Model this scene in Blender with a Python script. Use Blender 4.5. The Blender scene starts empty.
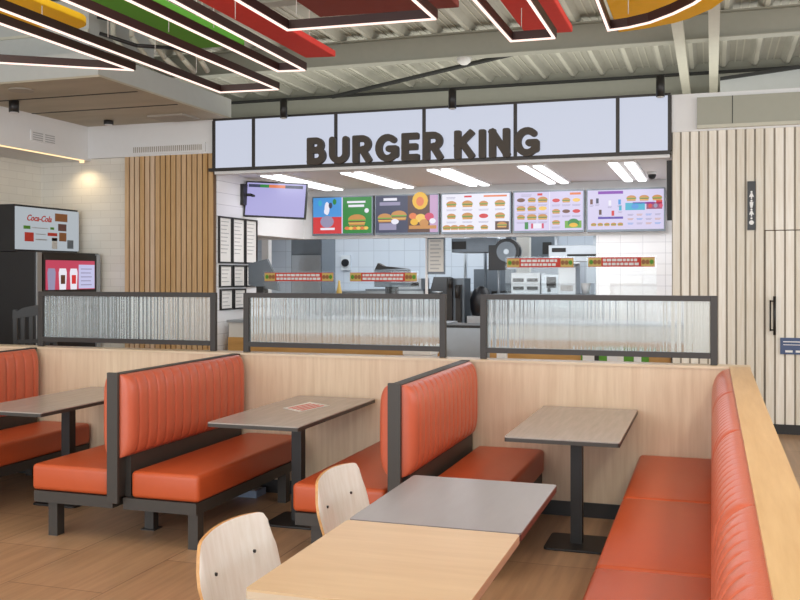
import bpy, bmesh, math, random
from mathutils import Vector, Matrix
PI = math.pi
random.seed(7)
S = bpy.context.scene
COL = S.collection

# ------------------------------------------------------------------ camera
cam_data = bpy.data.cameras.new('camera')
cam = bpy.data.objects.new('camera', cam_data)
COL.objects.link(cam)
cam.location = (0, 0, 1.65)
cam.rotation_euler = (math.radians(90), 0, math.radians(18.181))
cam_data.sensor_width = 36.0
cam_data.lens = 36.0 * 950 / 800
cam_data.shift_y = -25 / 800
cam_data.clip_end = 100
S.camera = cam

# ------------------------------------------------------------------ world, window light, exposure
W = bpy.data.worlds.new('world'); S.world = W; W.use_nodes = True
bg = W.node_tree.nodes['Background']
bg.inputs['Color'].default_value = (0.86, 0.93, 1.0, 1)
bg.inputs['Strength'].default_value = 1.25

def area(name, loc, rot, sx, sy, power, color=(1, 1, 1)):
    d = bpy.data.lights.new(name, 'AREA'); d.shape = 'RECTANGLE'
    d.size, d.size_y, d.energy, d.color = sx, sy, power, color
    o = bpy.data.objects.new(name, d); COL.objects.link(o)
    o.location = loc; o.rotation_euler = tuple(math.radians(a) for a in rot)
    return o
# the glass shopfronts of the place: behind the camera, and to the right
area('window_light_behind', (-2.5, -4.0, 2.3), (80, 0, 0), 13, 3.6, 480, (0.95, 0.98, 1.0))
area('window_light_right', (7.5, 4.5, 2.3), (80, 0, 90), 10, 3.4, 250, (1.0, 0.97, 0.92))
# open hall lighting overhead, in front of the counter
area('hall_ceiling_light', (-2.5, 4.0, 4.3), (0, 0, 0), 7, 5, 130, (1.0, 0.95, 0.88))
# added unseen light over the right aisle, placed from the bench seat's shade
area('aisle_light_right', (1.45, 4.6, 3.9), (0, 0, 0), 0.5, 3.0, 55, (1.0, 0.90, 0.76))
# added unseen fill lights brightening the roof: over the hall behind the camera's view, and along the top of the counter box
area('roof_fill_hall', (-2.5, 2.4, 3.0), (180, 0, 0), 9, 3.5, 260, (1.0, 0.98, 0.93))
area('roof_fill_counter', (-2.8, 12.2, 3.06), (180, 0, 0), 9, 2.4, 90, (1.0, 0.98, 0.93))

VS = S.view_settings
VS.view_transform = 'Standard'; VS.look = 'None'; VS.gamma = 1; VS.exposure = 0.0
VS.use_curve_mapping = False

# ------------------------------------------------------------------ materials
def srgb(r, g, b):
    f = lambda c: (c/255/12.92) if c/255 <= 0.04045 else ((c/255+0.055)/1.055)**2.4
    return (f(r), f(g), f(b), 1)

def base_mat(name):
    m = bpy.data.materials.new(name); m.use_nodes = True
    nt = m.node_tree; p = nt.nodes['Principled BSDF']
    return m, nt, p

def mat(name, rgb, rough=0.5, metal=0.0, noise=0.06, nscale=14, bump=0.0, bscale=60, spec=0.5, coat=0.0):
    """Plain surface with a slight procedural tone variation and optional bump."""
    m, nt, p = base_mat(name)
    c = srgb(*rgb)
    tc = nt.nodes.new('ShaderNodeTexCoord')
    n = nt.nodes.new('ShaderNodeTexNoise'); n.inputs['Scale'].default_value = nscale; n.inputs['Detail'].default_value = 4
    nt.links.new(tc.outputs['Object'], n.inputs['Vector'])
    r = nt.nodes.new('ShaderNodeMix'); r.data_type = 'RGBA'
    r.inputs['A'].default_value = tuple(max(0, x*(1-noise)) for x in c[:3]) + (1,)
    r.inputs['B'].default_value = tuple(min(1, x*(1+noise)) for x in c[:3]) + (1,)
    nt.links.new(n.outputs['Fac'], r.inputs['Factor'])
    nt.links.new(r.outputs['Result'], p.inputs['Base Color'])
    p.inputs['Roughness'].default_value = rough; p.inputs['Metallic'].default_value = metal
    p.inputs['Specular IOR Level'].default_value = spec
    p.inputs['Coat Weight'].default_value = coat
    if bump:
        n2 = nt.nodes.new('ShaderNodeTexNoise'); n2.inputs['Scale'].default_value = bscale; n2.inputs['Detail'].default_value = 3
        nt.links.new(tc.outputs['Object'], n2.inputs['Vector'])
        b = nt.nodes.new('ShaderNodeBump'); b.inputs['Strength'].default_value = bump; b.inputs['Distance'].default_value = 0.01
        nt.links.new(n2.outputs['Fac'], b.inputs['Height']); nt.links.new(b.outputs['Normal'], p.inputs['Normal'])
    return m

def emit(name, rgb, strength=1.0):
    m, nt, p = base_mat(name)
    p.inputs['Base Color'].default_value = (0.02, 0.02, 0.02, 1)
    p.inputs['Emission Color'].default_value = srgb(*rgb)
    p.inputs['Emission Strength'].default_value = strength
    p.inputs['Roughness'].default_value = 0.35
    return m

def wood(name, c1, c2, axis='Z', scale=3.0, stretch=14, rough=0.45, plank=None, spec=0.4, island=False):
    m, nt, p = base_mat(name)
    tc = nt.nodes.new('ShaderNodeTexCoord'); mp = nt.nodes.new('ShaderNodeMapping')
    sc = [scale*stretch]*3; sc['XYZ'.index(axis)] = scale
    mp.inputs['Scale'].default_value = sc
    nt.links.new(tc.outputs['Object'], mp.inputs['Vector'])
    n = nt.nodes.new('ShaderNodeTexNoise'); n.inputs['Scale'].default_value = 1.0; n.inputs['Detail'].default_value = 5; n.inputs['Roughness'].default_value = 0.6
    nt.links.new(mp.outputs['Vector'], n.inputs['Vector'])
    cr = nt.nodes.new('ShaderNodeValToRGB')
    cr.color_ramp.elements[0].position = 0.3; cr.color_ramp.elements[0].color = srgb(*c2)
    cr.color_ramp.elements[1].position = 0.72; cr.color_ramp.elements[1].color = srgb(*c1)
    nt.links.new(n.outputs['Fac'], cr.inputs['Fac'])
    out = cr.outputs['Color']
    if island:
        g = nt.nodes.new('ShaderNodeNewGeometry')
        hs = nt.nodes.new('ShaderNodeHueSaturation')
        mr = nt.nodes.new('ShaderNodeMapRange'); mr.inputs['To Min'].default_value = 0.88; mr.inputs['To Max'].default_value = 1.08
        nt.links.new(g.outputs['Random Per Island'], mr.inputs['Value'])
        nt.links.new(mr.outputs['Result'], hs.inputs['Value'])
        mr2 = nt.nodes.new('ShaderNodeMapRange'); mr2.inputs['To Min'].default_value = 1.15; mr2.inputs['To Max'].default_value = 0.75
        nt.links.new(g.outputs['Random Per Island'], mr2.inputs['Value'])
        nt.links.new(mr2.outputs['Result'], hs.inputs['Saturation'])
        nt.links.new(out, hs.inputs['Color']); out = hs.outputs['Color']
    nt.links.new(out, p.inputs['Base Color'])
    p.inputs['Roughness'].default_value = rough; p.inputs['Specular IOR Level'].default_value = spec
    return m

def brick(name, c1, c2, mortar, bw, bh, ms=0.004, rough=0.4, swap=None, offset=0.5, bump=0.3, grain=0.0, spec=0.5):
    """Tiles, planks: brick texture in metres; swap picks which object axes run along / across."""
    m, nt, p = base_mat(name)
    tc = nt.nodes.new('ShaderNodeTexCoord'); sp = nt.nodes.new('ShaderNodeSeparateXYZ'); cb = nt.nodes.new('ShaderNodeCombineXYZ')
    nt.links.new(tc.outputs['Object'], sp.inputs['Vector'])
    a, b = swap or 'XZ'
    nt.links.new(sp.outputs[a], cb.inputs['X']); nt.links.new(sp.outputs[b], cb.inputs['Y'])
    br = nt.nodes.new('ShaderNodeTexBrick'); br.offset = offset
    for k, v in (('Color1', srgb(*c1)), ('Color2', srgb(*c2)), ('Mortar', srgb(*mortar)), ('Scale', 1.0), ('Mortar Size', ms),
                 ('Brick Width', bw), ('Row Height', bh), ('Bias', 0.0), ('Mortar Smooth', 0.2)):
        br.inputs[k].default_value = v
    nt.links.new(cb.outputs['Vector'], br.inputs['Vector'])
    out = br.outputs['Color']
    if grain:
        mp = nt.nodes.new('ShaderNodeMapping'); mp.inputs['Scale'].default_value = (1.6, 22, 1)
        nt.links.new(cb.outputs['Vector'], mp.inputs['Vector'])
        n = nt.nodes.new('ShaderNodeTexNoise'); n.inputs['Scale'].default_value = 1; n.inputs['Detail'].default_value = 6
        nt.links.new(mp.outputs['Vector'], n.inputs['Vector'])
        mr = nt.nodes.new('ShaderNodeMapRange'); mr.inputs['To Min'].default_value = 1-grain; mr.inputs['To Max'].default_value = 1+grain
        mr.inputs['From Min'].default_value = 0.3; mr.inputs['From Max'].default_value = 0.7
        nt.links.new(n.outputs['Fac'], mr.inputs['Value'])
        hs = nt.nodes.new('ShaderNodeHueSaturation'); nt.links.new(mr.outputs['Result'], hs.inputs['Value'])
        nt.links.new(out, hs.inputs['Color']); out = hs.outputs['Color']
    nt.links.new(out, p.inputs['Base Color'])
    p.inputs['Roughness'].default_value = rough; p.inputs['Specular IOR Level'].default_value = spec
    if bump:
        bp = nt.nodes.new('ShaderNodeBump'); bp.inputs['Strength'].default_value = bump; bp.inputs['Distance'].default_value = 0.004; bp.invert = True
        nt.links.new(br.outputs['Fac'], bp.inputs['Height']); nt.links.new(bp.outputs['Normal'], p.inputs['Normal'])
    return m

M = {}
M['leather'] = mat('orange_leatherette', (190, 84, 44), rough=0.36, noise=0.05, bump=0.12, bscale=220)
M['leather_back_sheen'] = mat('orange_leatherette_back_sheen', (198, 98, 70), rough=0.30, noise=0.05, bump=0.12, bscale=220)  # paler and pinker than the seats: window sheen painted into the colour
M['dark_metal'] = mat('dark_bronze_metal', (66, 62, 58), rough=0.5, metal=0.2)
M['screen_frame'] = mat('charcoal_frame', (54, 50, 48), rough=0.45, metal=0.2)
M['black'] = mat('black_metal', (34, 32, 31), rough=0.45)
M['black_plastic'] = mat('black_plastic', (26, 26, 30), rough=0.35)
M['partition'] = wood('pale_oak_laminate', (222, 202, 176), (206, 182, 154), 'Z', 2.0, 16, rough=0.5)
M['partition_top'] = wood('pale_oak_cap', (222, 205, 180), (205, 184, 156), 'X', 2.0, 14, rough=0.35)
M['cap'] = wood('honey_oak_cap', (216, 180, 130), (198, 158, 106), 'Y', 2.0, 14, rough=0.3)
M['table_grey'] = wood('greige_laminate', (172, 164, 158), (158, 150, 144), 'Y', 3.0, 12, rough=0.24)
M['table_light'] = wood('blond_laminate', (206, 177, 140), (194, 163, 124), 'X', 2.0, 9, rough=0.3)
M['table_edge'] = mat('light_edge_band', (196, 176, 150), rough=0.5)
M['edge_maroon'] = mat('maroon_edge_band', (104, 66, 60), rough=0.5)
M['slat_warm'] = wood('warm_oak_slats', (224, 190, 146), (202, 164, 118), 'Z', 2.5, 16, rough=0.55, island=True)
M['slat_pale'] = wood('pale_ash_slats', (244, 240, 230), (230, 220, 202), 'Z', 2.5, 16, rough=0.55, island=True)
M['slat_dark'] = mat('dark_slat_backing', (112, 86, 60), rough=0.8)
M['slat_grey'] = mat('grey_slat_backing', (168, 160, 148), rough=0.8)
M['floor'] = brick('wood_look_floor_tiles', (178, 144, 112), (166, 132, 101), (124, 98, 76), 1.2, 0.6, 0.004, rough=0.33, swap='YX', grain=0.16)
M['white_tile'] = brick('white_wall_tiles', (236, 232, 222), (230, 226, 216), (216, 211, 200), 0.30, 0.10, 0.003, rough=0.2, bump=0.1)
M['white_tile_y'] = brick('white_side_tiles', (236, 232, 222), (230, 226, 216), (216, 211, 200), 0.30, 0.10, 0.003, rough=0.2, bump=0.1, swap='YZ')
M['white_square'] = brick('white_square_tiles', (238, 238, 238), (234, 234, 236), (196, 196, 200), 0.30, 0.15, 0.003, rough=0.2, offset=0.0)
M['kitchen_tile'] = brick('bluish_kitchen_tiles', (206, 216, 226), (200, 210, 222), (176, 186, 198), 0.30, 0.30, 0.005, rough=0.2, offset=0.0)
M['white'] = mat('white_paint', (232, 232, 232), rough=0.6, noise=0.02)
M['offwhite'] = mat('offwhite_paint', (214, 212, 206), rough=0.6, noise=0.02)
M['grey_panel'] = mat('grey_green_panel', (164, 164, 150), rough=0.5, noise=0.04)
M['roof'] = mat('galvanised_roof_deck', (186, 184, 172), rough=0.5, noise=0.12, nscale=3)
M['roof_rib'] = mat('light_roof_rib', (206, 204, 190), rough=0.5, noise=0.06, nscale=4)
M['beam'] = mat('painted_steel_beam', (164, 163, 150), rough=0.5, noise=0.06)
M['beam_light'] = mat('pale_steel_beam', (200, 198, 182), rough=0.5, noise=0.06)
M['beam_dark'] = mat('dark_gap_trim', (44, 44, 42), rough=0.7)
M['slab'] = wood('ceiling_board', (190, 180, 160), (166, 156, 136), 'X', 0.7, 3, rough=0.6)
M['duct'] = mat('galvanised_duct', (186, 188, 184), rough=0.5, metal=0.0, noise=0.05)
M['steel'] = mat('brushed_steel', (172, 178, 184), rough=0.3, metal=0.7)
M['steel_dark'] = mat('dark_steel', (112, 120, 128), rough=0.35, metal=0.5)
M['appliance'] = mat('white_appliance', (214, 222, 228), rough=0.35)
M['counter_wood'] = wood('ochre_counter_front', (206, 160, 96), (184, 138, 76), 'X', 2.0, 12, rough=0.45)
M['burgundy'] = mat('burgundy_profile', (44, 18, 14), rough=0.5)
M['led'] = emit('led_strip', (255, 222, 210), 1.5)
M['led_warm'] = emit('warm_led_strip', (255, 214, 160), 1.6)
M['strip'] = emit('ceiling_strip_lamp', (250, 252, 255), 3.0)
M['lightbox'] = emit('sign_lightbox', (208, 214, 232), 0.88)
M['letter'] = mat('dark_brown_letter', (72, 64, 56), rough=0.6)
M['yellow'] = mat('yellow_acoustic_board', (250, 198, 20), rough=0.7)
M['green'] = mat('green_acoustic_board', (92, 172, 56), rough=0.7)
M['green_edge'] = mat('bright_green_edge', (52, 176, 72), rough=0.7)
M['red'] = mat('red_acoustic_board', (226, 66, 58), rough=0.7)
M['maroon'] = mat('maroon_acoustic_board', (134, 62, 56), rough=0.7)
M['paper'] = mat('white_paper', (232, 230, 226), rough=0.7)
M['ink'] = mat('grey_ink', (176, 176, 176), rough=0.8)
M['red_ink'] = mat('red_print', (206, 60, 44), rough=0.6)
M['chair_face'] = wood('bent_plywood_sky_sheen', (238, 237, 233), (226, 222, 214), 'Z', 3.0, 12, rough=0.22)  # wood whitened in colour to stand for the sky's glossy reflection
M['chair_edge'] = wood('plywood_edge', (206, 158, 104), (184, 134, 82), 'Y', 3, 10, rough=0.5)
M['leaf'] = mat('leaf_green', (84, 148, 40), rough=0.6)
M['blue_sign'] = mat('blue_sign_board', (66, 84, 124), rough=0.4)
M['white_mark'] = mat('white_marking', (236, 236, 236), rough=0.5)

def glass_mat():
    m = bpy.data.materials.new('reeded_glass'); m.use_nodes = True
    nt = m.node_tree; nt.nodes.clear()
    out = nt.nodes.new('ShaderNodeOutputMaterial')
    tr = nt.nodes.new('ShaderNodeBsdfRefraction'); tr.inputs['IOR'].default_value = 1.16; tr.inputs['Roughness'].default_value = 0.17
    tr.inputs['Color'].default_value = (0.93, 0.97, 0.97, 1)
    tl = nt.nodes.new('ShaderNodeBsdfTranslucent'); tl.inputs['Color'].default_value = (0.75, 0.8, 0.8, 1)
    df = nt.nodes.new('ShaderNodeBsdfDiffuse'); df.inputs['Color'].default_value = (0.50, 0.58, 0.60, 1)
    gl = nt.nodes.new('ShaderNodeBsdfGlossy'); gl.inputs['Roughness'].default_value = 0.15
    a = nt.nodes.new('ShaderNodeMixShader'); a.inputs[0].default_value = 0.36
    nt.links.new(tr.outputs[0], a.inputs[1]); nt.links.new(df.outputs[0], a.inputs[2])
    b = nt.nodes.new('ShaderNodeMixShader'); b.inputs[0].default_value = 0.07
    nt.links.new(a.outputs[0], b.inputs[1]); nt.links.new(gl.outputs[0], b.inputs[2])
    nt.links.new(b.outputs[0], out.inputs['Surface'])
    return m
M['reeded'] = glass_mat()
def clear_mat():
    m = bpy.data.materials.new('clear_acrylic'); m.use_nodes = True
    nt = m.node_tree; nt.nodes.clear()
    out = nt.nodes.new('ShaderNodeOutputMaterial')
    tr = nt.nodes.new('ShaderNodeBsdfTransparent'); tr.inputs['Color'].default_value = (0.97, 0.985, 0.985, 1)
    gl = nt.nodes.new('ShaderNodeBsdfGlossy'); gl.inputs['Roughness'].default_value = 0.02
    b = nt.nodes.new('ShaderNodeMixShader'); b.inputs[0].default_value = 0.03
    nt.links.new(tr.outputs[0], b.inputs[1]); nt.links.new(gl.outputs[0], b.inputs[2])
    nt.links.new(b.outputs[0], out.inputs['Surface'])
    return m
M['clear'] = clear_mat()

# ------------------------------------------------------------------ mesh helpers
class MB:
    """Collects faces (with material slots) and links them as one mesh object."""
    def __init__(s):
        s.v, s.f, s.mi, s.sm, s.mats = [], [], [], [], []
    def slot(s, m):
        m = M[m] if isinstance(m, str) else m
        if m not in s.mats: s.mats.append(m)
        return s.mats.index(m)
    def add(s, vs, fs, m, smooth=False, mtx=None):
        k = len(s.v); i = s.slot(m)
        for p in vs:
            s.v.append(tuple(mtx @ Vector(p)) if mtx is not None else tuple(p))
        for f in fs:
            s.f.append([k+q for q in f]); s.mi.append(i); s.sm.append(smooth)
        return s
    def box(s, x0, x1, y0, y1, z0, z1, m, mtx=None):
        vs = [(x0,y0,z0),(x1,y0,z0),(x1,y1,z0),(x0,y1,z0),(x0,y0,z1),(x1,y0,z1),(x1,y1,z1),(x0,y1,z1)]
        fs = [(0,3,2,1),(4,5,6,7),(0,1,5,4),(1,2,6,5),(2,3,7,6),(3,0,4,7)]
        return s.add(vs, fs, m, mtx=mtx)
    def prism(s, pts, a0, a1, m, axis='Z', smooth=False, mtx=None):
        """Extrude a 2-D outline along an axis. pts are (u,v): Z->(x,y), Y->(x,z), X->(y,z)."""
        def to(u, v, a): return {'Z': (u, v, a), 'Y': (u, a, v), 'X': (a, u, v)}[axis]
        n = len(pts)
        vs = [to(u, v, a0) for u, v in pts] + [to(u, v, a1) for u, v in pts]
        fs = [tuple(range(n)), tuple(range(2*n-1, n-1, -1))] + [(i, n+i, n+(i+1) % n, (i+1) % n) for i in range(n)]
        return s.add(vs, fs, m, smooth, mtx)
    def cyl(s, p0, p1, r, m, n=16, r1=None, smooth=True):
        p0, p1 = Vector(p0), Vector(p1); d = (p1-p0)
        q = d.to_track_quat('Z', 'Y'); r1 = r if r1 is None else r1
        vs = []
        for p, rr in ((p0, r), (p1, r1)):
            for i in range(n):
                a = 2*PI*i/n; vs.append(p + q @ Vector((rr*math.cos(a), rr*math.sin(a), 0)))
        i0 = len(s.v)
        s.add(vs, [(i, (i+1) % n, n+(i+1) % n, n+i) for i in range(n)], m, smooth)
        mi = s.slot(m)
        for f in (list(range(n-1, -1, -1)), list(range(n, 2*n))):
            s.f.append([i0+q2 for q2 in f]); s.mi.append(mi); s.sm.append(False)
        return s
    def tube(s, pts, r, m, n=8):
        for a, b in zip(pts, pts[1:]): s.cyl(a, b, r, m, n)
        return s
    def lathe(s, prof, c, m, n=20, mtx=None):
        """prof: list of (radius, z)."""
        vs = [(c[0]+r*math.cos(2*PI*i/n), c[1]+r*math.sin(2*PI*i/n), c[2]+z) for r, z in prof for i in range(n)]
        fs = [(j*n+i, j*n+(i+1) % n, (j+1)*n+(i+1) % n, (j+1)*n+i) for j in range(len(prof)-1) for i in range(n)]
        fs += [tuple(range(n-1, -1, -1)), tuple(range((len(prof)-1)*n, len(prof)*n))]
        return s.add(vs, fs, m, True, mtx)
    def build(s, name, parent=None, bevel=0, seg=2, m=None):
        me = bpy.data.meshes.new(name)
        me.from_pydata(s.v, [], s.f)
        for mm in s.mats: me.materials.append(mm)
        me.polygons.foreach_set('material_index', s.mi)
        me.polygons.foreach_set('use_smooth', s.sm)
        me.update()
        bm = bmesh.new(); bm.from_mesh(me); bmesh.ops.recalc_face_normals(bm, faces=bm.faces); bm.to_mesh(me); bm.free()
        o = bpy.data.objects.new(name, me); COL.objects.link(o)
        if bevel:
            b = o.modifiers.new('bevel', 'BEVEL'); b.width = bevel; b.segments = seg; b.limit_method = 'ANGLE'; b.angle_limit = math.radians(40)
            if seg > 2:
                for pl in me.polygons: pl.use_smooth = True
                w = o.modifiers.new('normals', 'WEIGHTED_NORMAL'); w.keep_sharp = False
        if parent is not None:
            o.parent = parent
            o.matrix_parent_inverse = Matrix.Translation(-parent.location) if parent.type != 'EMPTY' or True else o.matrix_parent_inverse
        return o

def tag(o, label=None, cat=None, group=None, kind=None):
    if label: o['label'] = label
    if cat: o['category'] = cat
    if group: o['group'] = group
    if kind: o['kind'] = kind
    return o
def struct(o): return tag(o, kind='structure')
def thing(name, label, cat, loc=(0, 0, 0), group=None):
    o = bpy.data.objects.new(name, None); COL.objects.link(o); o.location = loc
    o.empty_display_size = 0.1
    return tag(o, label, cat, group)
# parts are modelled in the world frame of their thing at its first place; the parent inverse keeps them there
def part(mb, name, parent, bevel=0, seg=2): 
    o = mb.build(name, None, bevel, seg)
    o.parent = parent
    root = parent; off = Vector((0, 0, 0))
    while root is not None:
        off = off + root.location; root = root.parent
    o.location = (0, 0, 0)
    me = o.data
    # children use local coordinates: shift mesh into the frame of its root empty
    base = parent
    while base.parent is not None: base = base.parent
    if base.type == 'EMPTY' and base.location.length > 0:
        me.transform(Matrix.Translation(-base.location))
    return o
def copy_tree(o, parent=None):
    c = o.copy(); COL.objects.link(c); c.parent = parent
    for ch in [q for q in o.children]: copy_tree(ch, c)
    return c

def text_mesh(txt, size, m, depth=0.002, offset=0.0, shear=0.0, align='CENTER', spacing=1.0):
    """Flat lettering as mesh data, lying in X (right) and Z (up), facing -Y."""
    cu = bpy.data.curves.new('writing', 'FONT'); cu.body = txt; cu.size = size; cu.extrude = depth; cu.offset = offset
    cu.shear = shear; cu.align_x = align; cu.align_y = 'CENTER'; cu.space_character = spacing; cu.resolution_u = 3
    o = bpy.data.objects.new('writing', cu); COL.objects.link(o)
    bpy.context.view_layer.update()
    dg = bpy.context.evaluated_depsgraph_get()
    me = bpy.data.meshes.new_from_object(o.evaluated_get(dg))
    vs = [(v.co.x, -v.co.z, v.co.y) for v in me.vertices]; fs = [list(p.vertices) for p in me.polygons]
    bpy.data.objects.remove(o); bpy.data.curves.remove(cu); bpy.data.meshes.remove(me)
    return vs, fs
def add_text(mb, txt, size, m, mtx, **kw):
    vs, fs = text_mesh(txt, size, m, **kw)
    mb.add(vs, fs, m, mtx=mtx)

# ------------------------------------------------------------------ setting: floor
struct(MB().box(-12, 8, -3, 17.2, -0.1, 0, 'floor').build('floor'))

# walls of the counter and the dining hall
YF = 10.6
struct(MB().box(-8.7, -8.6, 3, 10.75, 0, 3.6, 'white_tile_y').build('wall_left'))
struct(MB().box(-8.6, -7.25, 10.66, 10.75, 0, 3.2, 'white_tile').build('wall_back_left'))
# slatted walls
def slat_wall(name, x0, x1, z0, z1, pitch, w, ms, mb_, y=YF, d=0.02):
    b = MB()
    n = int(round((x1-x0)/pitch))
    b.box(x0, x1, y+d, y+d+0.05, z0, z1, mb_)
    for i in range(n):
        a = x0 + i*pitch + (pitch-w)/2
        b.box(a, a+w, y, y+d+0.002, z0, z1, ms)
    return struct(b.build(name))
slat_wall('wall_slatted_left', -7.25, -5.95, 0.0, 3.18, 0.0765, 0.058, 'slat_warm', 'slat_dark')
slat_wall('wall_slatted_right', -0.41, 0.52, 0.1, 3.18, 0.093, 0.073, 'slat_pale', 'slat_grey')
slat_wall('wall_slatted_far_right', 1.50, 4.2, 0.1, 3.18, 0.093, 0.073, 'slat_pale', 'slat_grey')
slat_wall('wall_over_door', 0.52, 1.50, 2.12, 3.18, 0.098, 0.077, 'slat_pale', 'slat_grey')
struct(MB().box(0.5, 1.52, YF+0.085, YF+0.12, 0, 2.3, 'slat_dark').build('trim_0'))
d1 = slat_wall('door_1', 0.525, 1.495, 0.1, 2.11, 0.097, 0.076, 'slat_pale', 'slat_grey')
h = MB(); h.cyl((0.615, YF-0.055, 1.03), (0.615, YF-0.055, 1.43), 0.014, 'black'); h.cyl((0.575, YF-0.045, 1.07), (0.575, YF-0.045, 1.39), 0.008, 'black')
for zz in (1.08, 1.38):
    h.cyl((0.615, YF-0.055, zz), (0.615, YF+0.002, zz), 0.009, 'black'); h.cyl((0.575, YF-0.045, zz), (0.615, YF-0.045, zz), 0.007, 'black')
hb = h.build('door_handle'); hb.parent = d1
struct(MB().box(-0.41, 4.2, YF-0.012, YF+0.05, 0, 0.1, 'black').build('baseboard_back'))
struct(MB().box(-0.41, 4.2, YF-0.02, YF+0.1, 3.18, 3.58, 'white').build('wall_fascia_right'))
struct(MB().box(-0.15, 4.2, YF-0.06, YF-0.018, 3.225, 3.53, 'grey_panel').box(-0.15, 4.2, YF-0.075, YF-0.02, 3.20, 3.235, 'beam_light')
       .box(0.2, 0.207, YF-0.063, YF-0.06, 3.24, 3.53, 'beam_dark').build('trim_1'))
# soffit band on the left and its return over the warm slats
sb = MB().box(-8.6, -7.8, 3, YF+0.1, 3.155, 3.6, 'white').box(-7.8, -5.93, YF-0.005, YF+0.1, 3.18, 3.6, 'white')
struct(sb.build('wall_soffit_left'))
tag(MB().box(-7.86, -7.82, 3.2, 10.5, 3.147, 3.1551, 'led_warm').build('soffit_light_strip'), 'warm white light strip running under the left soffit edge', 'strip light')

sp_ = bpy.data.lights.new('soffit_spot', 'SPOT'); sp_.energy = 9; sp_.color = (1.0, 0.78, 0.48); sp_.spot_size = math.radians(140); sp_.spot_blend = 0.9; sp_.shadow_soft_size = 0.04
so = bpy.data.objects.new('soffit_spot', sp_); COL.objects.link(so); so.location = (-7.84, 10.44, 3.12); so.rotation_euler = (math.radians(6), 0, 0)
tag(MB().cyl((-7.84, 10.52, 3.12), (-7.84, 10.52, 3.156), 0.03, 'led_warm', 16).build('corner_downlight'), 'small warm glowing lamp under the corner of the left soffit', 'downlight')

# ------------------------------------------------------------------ counter alcove
CX0, CX1, CY1 = -5.95, -0.41, 13.4
struct(MB().box(CX0-0.1, CX0, YF+0.09, 11.8, 0, 2.98, 'white_square').box(CX0-0.1, CX0, 11.8, CY1, 2.2, 2.98, 'white').build('wall_counter_left'))
struct(MB().box(CX1, CX1+0.1, YF+0.09, CY1, 0, 2.98, 'white_square').build('wall_counter_right'))
bw = MB().box(-8.5, CX1, CY1, CY1+0.12, 2.2, 2.98, 'white')
bw.box(-1.53, CX1, CY1, CY1+0.12, 0, 2.2, 'white_square')
struct(bw.build('wall_counter_back'))
struct(MB().box(-6.04, CX1+0.1, YF+0.10, CY1+0.12, 2.95, 3.02, 'white').box(-8.6, -6.04, YF+0.2, CY1+0.12, 2.95, 3.02, 'white').build('ceiling_counter'))
struct(MB().box(-9.0, 0.2, 16.7, 16.8, 0, 2.9, 'kitchen_tile').build('wall_kitchen_back'))
struct(MB().box(-9.0, -8.9, 11.8, 16.7, 0, 2.9, 'kitchen_tile').build('wall_kitchen_left'))
struct(MB().box(0.1, 0.2, 13.5, 16.7, 0, 2.9, 'kitchen_tile').build('wall_kitchen_right'))
struct(MB().box(-9.0, 0.2, 13.52, 16.8, 2.9, 2.98, 'white').box(-9.0, CX0-0.1, 11.0, 13.52, 2.9, 2.945, 'white').build('ceiling_kitchen'))
struct(MB().box(-6.92, -6.80, 13.9, 14.02, 0, 2.9, 'white').build('trim_2'))

# counter strip lamps: rows of paired tubes running towards the back wall
for i, (x, lab) in enumerate(((-5.35, 'counter ceiling lamp nearest the small wall television'),
                    (-4.25, 'counter ceiling lamp above the blue and green menu screen'),
                    (-3.13, 'counter ceiling lamp behind the bottom of the word KING'),
                    (-2.02, 'counter ceiling lamp right of the last letter of the sign'),
                    (-0.98, 'rightmost counter ceiling lamp, of two bright bars'))):
    t = thing('ceiling_strip_lamp', lab, 'lamp', (x, 12.2, 2.95), 'strip lamps above the service counter')
    part(MB().box(x-0.17, x+0.17, 10.95, 13.2, 2.925, 2.949, 'white'), 'housing', t)
    for dx in (-0.09, 0.09):
        part(MB().box(x+dx-0.05, x+dx+0.05, 11.0, 13.15, 2.908, 2.927, 'strip'), 'tube', t)
area('kitchen_lamp_light', (-4.2, 15.2, 2.85), (0, 0, 0), 6, 2.0, 110, (0.93, 0.97, 1.0))
area('counter_lamp_light', (-3.2, 12.1, 2.88), (0, 0, 0), 4.6, 2.0, 72, (0.97, 0.98, 1.0))

# ------------------------------------------------------------------ roof
RZ = 4.6
rf = MB()
x = -12.0; prof = []
p = 0.42
while x < 8.0:
    for dx, dz in ((0, 0), (0.05, 0.07), (0.30, 0.07), (0.35, 0)): prof.append((x+dx, RZ+dz))
    x += p
vs = [(a, -3.0, b) for a, b in prof] + [(a, 14.3, b) for a, b in prof]; n = len(prof)
rf.add(vs, [(i, i+1, n+i+1, n+i) for i in range(n-1)], 'roof')
rf.box(-12, 8, -3, 14.3, RZ+0.1, RZ+0.14, 'roof')
x = -12.0
while x < 8.0:   # small stiffening ribs in the pans
    for q in (0.13, 0.22): rf.box(x+q-0.008, x+q+0.008, -3, 14.3, RZ+0.058, RZ+0.072, 'roof_rib')
    rf.box(x-0.05, x+0.0, -3, 14.3, RZ-0.012, RZ+0.001, 'roof_rib')
    x += p
struct(rf.build('ceiling'))
def ibeam(b, x0, x1, y, z0, z1, m, fl=0.09):
    b.box(x0, x1, y-0.012, y+0.012, z0, z1, m); b.box(x0, x1, y-fl, y+fl, z0-0.015, z0, m); b.box(x0, x1, y-fl, y+fl, z1-0.015, z1, m)
def beam_x(name, y, z0, z1, m='beam', x0=-12, x1=8):
    b = MB(); ibeam(b, x0, x1, y, z0, z1, m); return struct(b.build(name))
beam_x('trim_3', 11.2, 4.30, 4.585)
beam_x('trim_4', 8.6, 4.36, 4.585)
beam_x('trim_5', 6.1, 4.36, 4.585)
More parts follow.
